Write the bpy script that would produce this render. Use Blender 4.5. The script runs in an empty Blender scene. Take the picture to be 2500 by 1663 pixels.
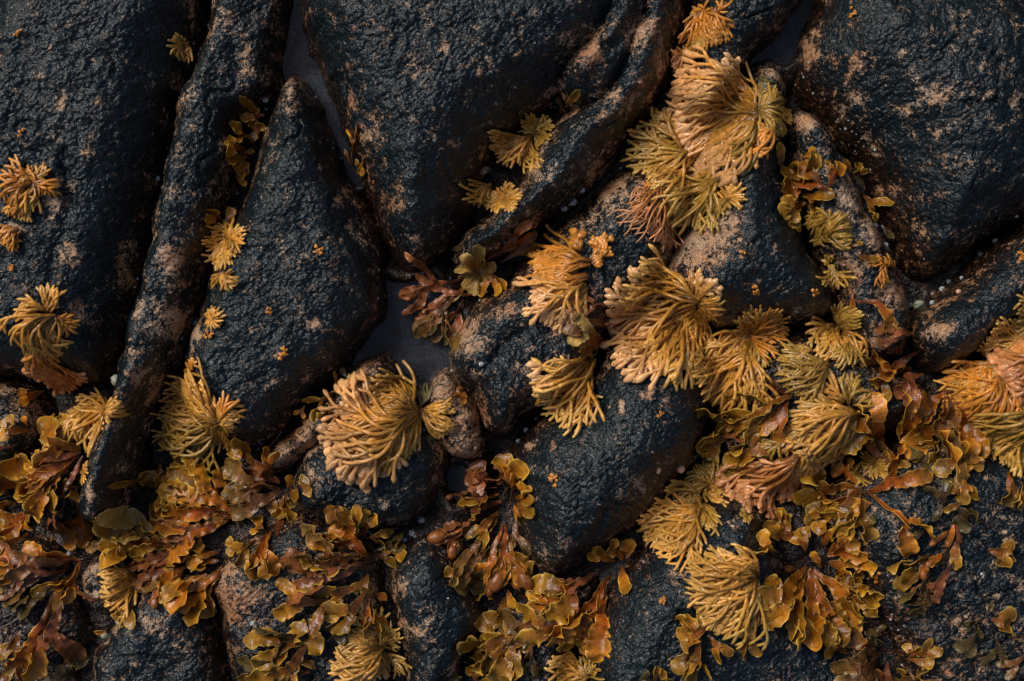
import bpy, math, random
import numpy as np
C = bpy.context.scene.collection
sc = bpy.context.scene
# ------------------------------------------------------------------ camera, sky, sun, exposure
CAMZ = 1.9
cam = bpy.data.objects.new('camera', bpy.data.cameras.new('camera'))
C.objects.link(cam); cam.location = (0, 0, CAMZ)
cam.data.sensor_width = 36; cam.data.lens = 36 * CAMZ / 1.25
cam.data.clip_start = 0.01; cam.data.clip_end = 100
sc.camera = cam
SUN_EL, SUN_AZ = math.radians(46), math.radians(-50)      # azimuth clockwise from +Y: light from the upper left
w = bpy.data.worlds.new('World'); sc.world = w; w.use_nodes = True
nt = w.node_tree; nt.nodes.clear()
sky = nt.nodes.new('ShaderNodeTexSky'); sky.sky_type = 'NISHITA'; sky.sun_disc = False
sky.sun_elevation = SUN_EL; sky.sun_rotation = SUN_AZ % (2 * math.pi)
sky.air_density = 1.0; sky.dust_density = 4.0; sky.ozone_density = 1.0
hs = nt.nodes.new('ShaderNodeHueSaturation'); hs.inputs['Saturation'].default_value = 1.1
bg = nt.nodes.new('ShaderNodeBackground'); bg.inputs['Strength'].default_value = 0.05
wo = nt.nodes.new('ShaderNodeOutputWorld')
nt.links.new(sky.outputs[0], hs.inputs['Color']); nt.links.new(hs.outputs[0], bg.inputs[0]); nt.links.new(bg.outputs[0], wo.inputs[0])
sl = bpy.data.lights.new('sun', 'SUN'); sl.energy = 1.5; sl.angle = math.radians(26); sl.color = (1, .965, .92)
so = bpy.data.objects.new('sun', sl); C.objects.link(so)
from mathutils import Vector
sd = Vector((math.sin(SUN_AZ) * math.cos(SUN_EL), math.cos(SUN_AZ) * math.cos(SUN_EL), math.sin(SUN_EL)))
so.rotation_euler = sd.to_track_quat('Z', 'Y').to_euler()
sc.view_settings.view_transform = 'Standard'; sc.view_settings.look = 'None'
sc.view_settings.exposure = 0.84; sc.view_settings.gamma = 1; sc.view_settings.use_curve_mapping = False

# ------------------------------------------------------------------ helpers
rng = np.random.default_rng(7)
random.seed(7)
_T = np.random.default_rng(3)
PERM = _T.permutation(4096); GA = _T.random(4096) * 2 * np.pi
def perlin(x, y, seed=0):
    xi = np.floor(x).astype(np.int64); yi = np.floor(y).astype(np.int64); fx = x - xi; fy = y - yi
    def g(ix, iy, dx, dy):
        h = GA[PERM[(PERM[(ix + seed * 131) & 4095] + iy * 7) & 4095]]
        return np.cos(h) * dx + np.sin(h) * dy
    u = fx * fx * fx * (fx * (fx * 6 - 15) + 10); v = fy * fy * fy * (fy * (fy * 6 - 15) + 10)
    a = g(xi, yi, fx, fy); b = g(xi + 1, yi, fx - 1, fy); c = g(xi, yi + 1, fx, fy - 1); d = g(xi + 1, yi + 1, fx - 1, fy - 1)
    return (a + u * (b - a)) + v * ((c + u * (d - c)) - (a + u * (b - a)))
def blur(a, s):
    r = int(3 * s) + 1; k = np.exp(-0.5 * (np.arange(-r, r + 1) / s) ** 2); k /= k.sum()
    p = np.pad(a, ((r, r), (0, 0)), mode='edge'); o = np.zeros_like(a)
    for i in range(2 * r + 1): o += k[i] * p[i:i + a.shape[0]]
    p = np.pad(o, ((0, 0), (r, r)), mode='edge'); q = np.zeros_like(a)
    for i in range(2 * r + 1): q += k[i] * p[:, i:i + a.shape[1]]
    return q
def sdf(X, Y, poly):      # signed distance, positive inside
    d = np.full(X.shape, 1e9); ins = np.zeros(X.shape, bool); n = len(poly)
    for i in range(n):
        x0, y0 = poly[i]; x1, y1 = poly[(i + 1) % n]; ex, ey = x1 - x0, y1 - y0
        t = np.clip(((X - x0) * ex + (Y - y0) * ey) / (ex * ex + ey * ey + 1e-12), 0, 1)
        d = np.minimum(d, (X - x0 - t * ex) ** 2 + (Y - y0 - t * ey) ** 2)
        if y0 != y1: ins ^= ((y0 > Y) != (y1 > Y)) & (X < (x1 - x0) * (Y - y0) / (y1 - y0) + x0)
    d = np.sqrt(d); return np.where(ins, d, -d)
def smooth_poly(p, it=2):
    for _ in range(it):
        q = []
        for i in range(len(p)):
            a, b = p[i], p[(i + 1) % len(p)]
            q += [(a[0] * .75 + b[0] * .25, a[1] * .75 + b[1] * .25), (a[0] * .25 + b[0] * .75, a[1] * .25 + b[1] * .75)]
        p = q
    return p
PX = 0.0005
def W(px, py, z=0.0):
    k = 1 - z / CAMZ
    return ((px - 1250) * PX * k, (831.5 - py) * PX * k)
ORG = dict(A=(0, 0), B=(800, 0), C=(1600, 0), D=(0, 530), E=(800, 530), F=(1600, 530), G=(0, 1063), H=(800, 1063), I=(1600, 1063))
ZS = 900 / 2352
def K(c, x, y): return (ORG[c][0] + x * ZS, ORG[c][1] + y * ZS)

def mesh(name, V, F, mat, parent=None, loc=None, cols=None, smooth=True):
    V = np.asarray(V, np.float32); F = np.asarray(F, np.int32)
    if loc is not None: V = V - np.asarray(loc, np.float32)
    me = bpy.data.meshes.new(name)
    me.vertices.add(len(V)); me.vertices.foreach_set('co', V.ravel())
    k = F.shape[1]
    me.loops.add(F.size); me.loops.foreach_set('vertex_index', F.ravel())
    me.polygons.add(len(F)); me.polygons.foreach_set('loop_start', np.arange(0, F.size, k, dtype=np.int32))
    me.polygons.foreach_set('loop_total', np.full(len(F), k, np.int32))
    me.polygons.foreach_set('use_smooth', np.full(len(F), smooth))
    if cols is not None:
        ca = me.color_attributes.new('tint', 'FLOAT_COLOR', 'POINT')
        c4 = np.ones((len(V), 4), np.float32); c4[:, :3] = cols; ca.data.foreach_set('color', c4.ravel())
    me.update(); me.validate()
    me.materials.append(mat)
    o = bpy.data.objects.new(name, me); C.objects.link(o)
    if parent is not None: o.parent = parent
    elif loc is not None: o.location = loc
    return o
def tag(o, label, cat, group=None):
    o['label'] = label; o['category'] = cat
    if group: o['group'] = group
    return o
def empty(name, loc):
    o = bpy.data.objects.new(name, None); o.empty_display_size = .02; C.objects.link(o); o.location = loc; return o

# ------------------------------------------------------------------ materials
def newmat(name):
    m = bpy.data.materials.new(name); m.use_nodes = True; n = m.node_tree; n.nodes.clear(); return m, n
def N(n, t, **kw):
    x = n.nodes.new(t)
    for k, v in kw.items():
        if k in x.inputs: x.inputs[k].default_value = v
        else: setattr(x, k, v)
    return x
def ramp(n, src, stops, interp='LINEAR'):
    r = n.nodes.new('ShaderNodeValToRGB'); r.color_ramp.interpolation = interp; e = r.color_ramp.elements
    while len(e) < len(stops): e.new(.5)
    for q, (p, c) in zip(e, stops):
        q.position = p; q.color = (*c, 1) if isinstance(c, tuple) else (c, c, c, 1)
    n.links.new(src, r.inputs[0]); return r.outputs[0]
def mix(n, fac, a, b, mode='MIX'):
    m = n.nodes.new('ShaderNodeMix'); m.data_type = 'RGBA'; m.blend_type = mode
    for v, i in ((fac, 0), (a, 6), (b, 7)):
        if isinstance(v, (int, float)): m.inputs[i].default_value = v if i == 0 else (v, v, v, 1)
        elif isinstance(v, tuple): m.inputs[i].default_value = (*v, 1)
        else: n.links.new(v, m.inputs[i])
    return m.outputs[2]
def math_(n, op, a, b=None, c=None, clamp=False):
    m = n.nodes.new('ShaderNodeMath'); m.operation = op; m.use_clamp = clamp
    for i, v in enumerate((a, b, c)):
        if v is None: continue
        if isinstance(v, (int, float)): m.inputs[i].default_value = v
        else: n.links.new(v, m.inputs[i])
    return m.outputs[0]
def noise(n, pos, scale, detail=4, rough=.6, dist=0.0):
    t = N(n, 'ShaderNodeTexNoise', Scale=scale, Detail=detail, Roughness=rough, Distortion=dist); n.links.new(pos, t.inputs['Vector']); return t.outputs[0]

def rock_material():
    m, n = newmat('wet_rock'); L = n.links
    pos = n.nodes.new('ShaderNodeNewGeometry').outputs['Position']
    at = N(n, 'ShaderNodeVertexColor', layer_name='tint'); sp = n.nodes.new('ShaderNodeSeparateColor'); L.new(at.outputs[0], sp.inputs[0])
    bare, low, rust = sp.outputs[0], sp.outputs[1], sp.outputs[2]
    n1 = noise(n, pos, 36, 5, .62, .3); n2 = noise(n, pos, 120, 8, .8, .6); n3 = noise(n, pos, 420, 5, .8)
    s = math_(n, 'MULTIPLY_ADD', n2, 1.7, n1); s = math_(n, 'MULTIPLY_ADD', n3, .9, s)
    s = math_(n, 'MULTIPLY_ADD', bare, .29, math_(n, 'SUBTRACT', s, .36)); s = math_(n, 'MULTIPLY_ADD', low, .02, s)
    mask = ramp(n, math_(n, 'MULTIPLY', s, .5), [(.826, 0.0), (.860, 1.0)])
    # exposed granite: pink, tan and pale grains
    grain = noise(n, pos, 480, 6, .85)
    gcol = ramp(n, grain, [(.30, (.020, .014, .011)), (.42, (.20, .125, .078)), (.53, (.42, .285, .18)), (.66, (.70, .58, .43))])
    hue = noise(n, pos, 40, 4, .6)
    gcol = mix(n, ramp(n, hue, [(.44, 0.0), (.62, 1.0)]), gcol, mix(n, .8, gcol, (1.0, .80, .64), 'MULTIPLY'))
    gcol = mix(n, math_(n, 'MULTIPLY', rust, .75), gcol, mix(n, 1.0, gcol, (.85, .56, .36), 'MULTIPLY'))
    # dark blue-black film
    dcol = ramp(n, noise(n, pos, 160, 6, .7), [(.30, (.0015, .003, .004)), (.50, (.004, .009, .0115)), (.72, (.010, .020, .025))])
    lowc = ramp(n, noise(n, pos, 130, 5, .7), [(.35, (.003, .002, .0015)), (.54, (.016, .007, .003)), (.68, (.085, .028, .009))])
    dcol = mix(n, math_(n, 'MULTIPLY', low, .85, clamp=True), dcol, lowc)
    col = mix(n, mask, dcol, gcol)
    b = N(n, 'ShaderNodeBsdfPrincipled'); L.new(col, b.inputs['Base Color'])
    rr = ramp(n, noise(n, pos, 210, 4, .6), [(.35, .15), (.65, .33)])
    L.new(mix(n, mask, rr, .50), b.inputs['Roughness'])
    b.inputs['Specular IOR Level'].default_value = .34
    h1 = noise(n, pos, 200, 3, .52, .6); h2 = noise(n, pos, 420, 2, .5)
    v = N(n, 'ShaderNodeTexVoronoi', Scale=300.0); v.feature = 'SMOOTH_F1'; L.new(pos, v.inputs['Vector'])
    hh = math_(n, 'MULTIPLY_ADD', h2, .30, h1); hh = math_(n, 'MULTIPLY_ADD', v.outputs[0], -.25, hh)
    bp = N(n, 'ShaderNodeBump', Strength=1.0, Distance=.0029); L.new(hh, bp.inputs['Height']); L.new(bp.outputs[0], b.inputs['Normal'])
    o = n.nodes.new('ShaderNodeOutputMaterial'); L.new(b.outputs[0], o.inputs[0]); return m
def weed_material(name, rough, trans, bump, spk):
    m, n = newmat(name); L = n.links
    pos = n.nodes.new('ShaderNodeNewGeometry').outputs['Position']
    at = N(n, 'ShaderNodeVertexColor', layer_name='tint')
    f = noise(n, pos, 160, 4, .65)
    c = mix(n, ramp(n, f, [(.36, 1.0), (.62, 0.0)]), at.outputs[0], mix(n, 1.0, at.outputs[0], (.62, .60, .52), 'MULTIPLY'))
    v = N(n, 'ShaderNodeTexVoronoi', Scale=520.0); L.new(pos, v.inputs['Vector'])
    c = mix(n, math_(n, 'MULTIPLY', ramp(n, v.outputs[0], [(.10, 1.0), (.24, 0.0)]), spk), c, (.50, .40, .17))
    b = N(n, 'ShaderNodeBsdfPrincipled', Roughness=rough); L.new(c, b.inputs['Base Color'])
    L.new(ramp(n, noise(n, pos, 90, 3, .6), [(.35, rough * .65), (.7, rough * 1.5)]), b.inputs['Roughness'])
    b.inputs['Specular IOR Level'].default_value = .5
    bp = N(n, 'ShaderNodeBump', Strength=.8, Distance=bump)
    L.new(math_(n, 'MULTIPLY_ADD', noise(n, pos, 500, 3, .6), .35, noise(n, pos, 230, 3, .5)), bp.inputs['Height']); L.new(bp.outputs[0], b.inputs['Normal'])
    t = n.nodes.new('ShaderNodeBsdfTranslucent'); L.new(c, t.inputs[0])
    ms = n.nodes.new('ShaderNodeMixShader'); ms.inputs[0].default_value = trans
    L.new(b.outputs[0], ms.inputs[1]); L.new(t.outputs[0], ms.inputs[2])
    o = n.nodes.new('ShaderNodeOutputMaterial'); L.new(ms.outputs[0], o.inputs[0]); return m
def shell_material(name, c0, c1, rough=.5, scale=300):
    m, n = newmat(name); L = n.links
    pos = n.nodes.new('ShaderNodeNewGeometry').outputs['Position']
    b = N(n, 'ShaderNodeBsdfPrincipled', Roughness=rough)
    f = noise(n, pos, scale, 4, .7); L.new(ramp(n, f, [(.35, c0), (.62, c1)]), b.inputs['Base Color'])
    bp = N(n, 'ShaderNodeBump', Strength=.7, Distance=.0006); L.new(f, bp.inputs['Height']); L.new(bp.outputs[0], b.inputs['Normal'])
    o = n.nodes.new('ShaderNodeOutputMaterial'); L.new(b.outputs[0], o.inputs[0]); return m
ROCK = rock_material()
STRAND = weed_material('channelled_wrack_skin', .27, .12, .0005, .0)
BLADE = weed_material('wrack_blade_skin', .24, .28, .0013, .6)
BARN = shell_material('barnacle_shell', (.20, .23, .23), (.62, .66, .66))
SNAIL = shell_material('periwinkle_shell', (.13, .065, .05), (.30, .18, .15), .4)
LIMPET = shell_material('limpet_shell', (.14, .15, .08), (.42, .44, .32), .4)
TWIG = shell_material('dark_stipe', (.02, .010, .007), (.06, .030, .018), .35)
PINK = shell_material('pink_bud', (.42, .20, .12), (.62, .34, .22), .35)
wm, wn = newmat('pool_water')
b = N(wn, 'ShaderNodeBsdfPrincipled', Roughness=.03, IOR=1.33); b.inputs['Base Color'].default_value = (.72, .80, .84, 1)
b.inputs['Transmission Weight'].default_value = 1.0
wp = wn.nodes.new('ShaderNodeNewGeometry').outputs['Position']
bp = N(wn, 'ShaderNodeBump', Strength=.25, Distance=.0012); wn.links.new(noise(wn, wp, 26, 2, .5), bp.inputs['Height']); wn.links.new(bp.outputs[0], b.inputs['Normal'])
df = wn.nodes.new('ShaderNodeBsdfDiffuse'); df.inputs[0].default_value = (.075, .085, .105, 1)      # grey-blue diffuse painted in for the sky's reflection on the water
wx_ = wn.nodes.new('ShaderNodeMixShader'); wn.links.new(ramp(wn, noise(wn, wp, 30, 4, .6), [(.38, .10), (.62, .42)]), wx_.inputs[0]); wn.links.new(b.outputs[0], wx_.inputs[1]); wn.links.new(df.outputs[0], wx_.inputs[2])
o = wn.nodes.new('ShaderNodeOutputMaterial'); wn.links.new(wx_.outputs[0], o.inputs[0])

# ------------------------------------------------------------------ terrain: rocks, bedrock, pools
GS = 0.0015
X0, Y0, NXg, NYg = -0.72, -0.50, 961, 668
gx = X0 + np.arange(NXg) * GS; gy = Y0 + np.arange(NYg) * GS
GX, GY = np.meshgrid(gx, gy)
WX = GX + .008 * perlin(GX * 22, GY * 22, 1) + .0045 * perlin(GX * 60, GY * 60, 2)
WY = GY + .008 * perlin(GX * 22, GY * 22, 3) + .0045 * perlin(GX * 60, GY * 60, 4)
# relief stretched along a slight diagonal, as on the film-covered granite
ca, sa = math.cos(math.radians(35)), math.sin(math.radians(35))
RU, RV = GX * ca + GY * sa, -GX * sa + GY * ca
RELIEF = (.0060 * perlin(GX * 13, GY * 13, 5) + .0060 * perlin(GX * 34, GY * 34, 6)
          + .0026 * perlin(RU * 75, RV * 105, 7) + .0020 * (1 - 2.2 * np.abs(perlin(RU * 120, RV * 190, 8)))
          + .0015 * perlin(RU * 200, RV * 300, 9) + .0012 * (1 - 2.2 * np.abs(perlin(WX * 55 + 9, WY * 55, 10))))
_cr = perlin(WX * 7 + 3, WY * 10, 15) + .25 * perlin(WX * 30, WY * 30, 16)
RELIEF -= .0060 * np.exp(-(_cr / .022) ** 2) * np.clip(perlin(GX * 6, GY * 6, 17) * 3 + .1, 0, 1)
_cr = perlin(RU * 14 + 3, RV * 7, 18) + .22 * perlin(WX * 40, WY * 40, 19)
RELIEF -= .0040 * np.exp(-(_cr / .02) ** 2) * np.clip(perlin(GX * 7, GY * 7, 22) * 3, 0, 1)
GROOVES = [([(191, 380), (185, 568), (157, 645), (150, 760)], 9, .008), ([(1560, 40), (1480, 130), (1440, 210)], 14, .012),
           ([(1470, 1240), (1440, 1330), (1390, 1400)], 7, .005), ([(1700, 900), (1690, 1020), (1640, 1140)], 10, .003),
           ([(880, 160), (960, 260), (1010, 330)], 4, .002), ([(1060, 360), (1110, 460)], 4, .002),
           ([(1190, 900), (1240, 830), (1330, 790)], 10, .008), ([(1090, 880), (1150, 960), (1200, 930)], 8, .006)]
GRV = np.zeros_like(GX)
for pl, wd, dp in GROOVES:
    best = np.full(GX.shape, 1e9)
    for a, b_ in zip(pl[:-1], pl[1:]):
        (x0, y0), (x1, y1) = W(*a), W(*b_); ex, ey = x1 - x0, y1 - y0
        t = np.clip(((WX - x0) * ex + (WY - y0) * ey) / (ex * ex + ey * ey), 0, 1)
        best = np.minimum(best, (WX - x0 - t * ex) ** 2 + (WY - y0 - t * ey) ** 2)
    GRV += dp * np.exp(-best / (wd * PX) ** 2 / 2)
# bare granite patches: x, y, rx, ry, strength (photo pixels)
PATCH = [(1740, 560, 95, 60, 1.0), (1690, 625, 60, 50, 1.0), (1640, 330, 30, 30, .4), (344, 762, 13, 26, 1.2), (184, 626, 26, 34, .9), (145, 492, 45, 18, .9),
         (421, 655, 34, 55, .7), (410, 790, 30, 60, .7), (350, 930, 34, 40, .7), (1144, 817, 46, 48, .7), (1229, 767, 26, 20, .7), (478, 817, 24, 70, 1.0),
         (708, 235, 30, 62, .9), (172, 262, 26, 28, .9), (152, 332, 18, 14, .9), (232, 372, 14, 34, .8), (905, 78, 30, 14, .9), (985, 30, 22, 18, .8), (1014, 160, 26, 16, .9),
         (1020, 200, 20, 18, .8), (1090, 132, 15, 14, 1.0), (1168, 192, 12, 12, 1.1), (1112, 350, 15, 16, 1.2), (1064, 334, 14, 14, .9), (1012, 306, 16, 16, .8), (1034, 430, 10, 16, .9),
         (1310, 400, 22, 26, .9), (1450, 130, 30, 60, .8), (1520, 240, 24, 26, .8), (1390, 110, 26, 30, .8), (1560, 90, 30, 40, .7), (1500, 452, 40, 36, 1.0),
         (1908, 175, 26, 28, 1.0), (1968, 300, 28, 24, 1.0), (1990, 380, 40, 40, .6), (2080, 480, 30, 46, .9), (2140, 560, 26, 40, 1.0), (2100, 660, 30, 40, .7), (2196, 720, 36, 30, .7),
         (2100, 236, 28, 22, .9), (2244, 250, 34, 34, .9), (2200, 275, 14, 26, .9), (2450, 268, 24, 20, .7), (2262, 332, 10, 10, .9), (2180, 150, 14, 14, .7), (2075, 160, 12, 50, .7), (1993, 110, 14, 40, .9),
         (2300, 800, 38, 30, .8), (1568, 965, 16, 18, 1.1), (1518, 995, 14, 16, 1.1), (1290, 1095, 12, 18, 1.1), (1350, 1090, 12, 24, 1.1), (1626, 1125, 14, 24, .8), (1508, 1200, 10, 30, .8), (1560, 1180, 22, 28, .7),
         (1060, 950, 22, 22, .6), (1130, 1015, 22, 30, .9), (740, 1068, 30, 34, 1.0), (880, 915, 40, 26, .6), (690, 1120, 30, 30, .6), (1080, 860, 20, 30, .3), (1790, 1275, 22, 20, .9), (1640, 1400, 22, 20, .8), (1580, 1490, 16, 20, .9),
         (1380, 1320, 36, 24, .7), (1330, 1360, 14, 40, .6), (970, 1440, 20, 34, .6), (1030, 1550, 44, 24, .7), (360, 1530, 36, 24, .9), (600, 1440, 60, 50, .7), (560, 1500, 40, 60, .6), (800, 1360, 40, 40, .6), (240, 1200, 16, 40, .8),
         (140, 1060, 40, 40, .7), (130, 430, 20, 10, .7), (60, 560, 24, 20, .8), (300, 590, 16, 26, .7), (280, 650, 22, 40, .8), (200, 760, 26, 50, .7), (560, 620, 14, 16, .8), (770, 790, 18, 18, .6), (690, 590, 14, 14, .6), (830, 470, 18, 30, .6), (860, 560, 18, 50, .6),
         (860, 250, 22, 60, .7), (905, 320, 26, 40, .8), (970, 490, 30, 50, .7), (1010, 580, 26, 30, .7), (560, 60, 14, 26, .8), (600, 130, 16, 34, .6), (470, 190, 12, 20, .6), (145, 130, 12, 14, .9), (225, 25, 14, 14, .8), (325, 160, 18, 14, .7)]
BARE = np.full(GX.shape, -.12)
for x, y, rx, ry, s_ in PATCH:
    cx, cy = W(x, y, .02)
    rx, ry = rx * .85, ry * .85
    BARE += 1.1 * s_ * np.exp(-(((WX - cx) / (rx * PX)) ** 2 + ((WY - cy) / (ry * PX)) ** 2) * .8)
BARE = np.clip(BARE, -.3, 1.2)
RUST = np.clip(perlin(GX * 9, GY * 9, 12) * 1.6 + .15, 0, 1)
for x, y, rx, ry in [(2160, 580, 40, 70), (2080, 690, 50, 60), (1170, 1000, 30, 40), (840, 300, 60, 160), (930, 480, 60, 120), (700, 1040, 60, 60), (470, 700, 40, 80), (760, 100, 60, 120), (280, 640, 30, 60), (560, 1500, 80, 100), (2200, 800, 60, 60), (1450, 140, 60, 90)]:
    cx, cy = W(x, y); RUST = np.maximum(RUST, .95 * np.exp(-(((WX - cx) / (rx * PX)) ** 2 + ((WY - cy) / (ry * PX)) ** 2) * .7))
ZB = -.125
BIAS = {27: .35, 4: .35, 5: .35, 12: .35, 13: .6, 17: .28, 16: .25, 18: .35, 8: .45, 20: .35, 11: .25, 22: .35, 7: .12, 9: .2, 15: .25, 1: .3, 2: .12, 14: .25, 19: .4, 10: .2, 24: .2, 25: .2, 23: .3}
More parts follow.
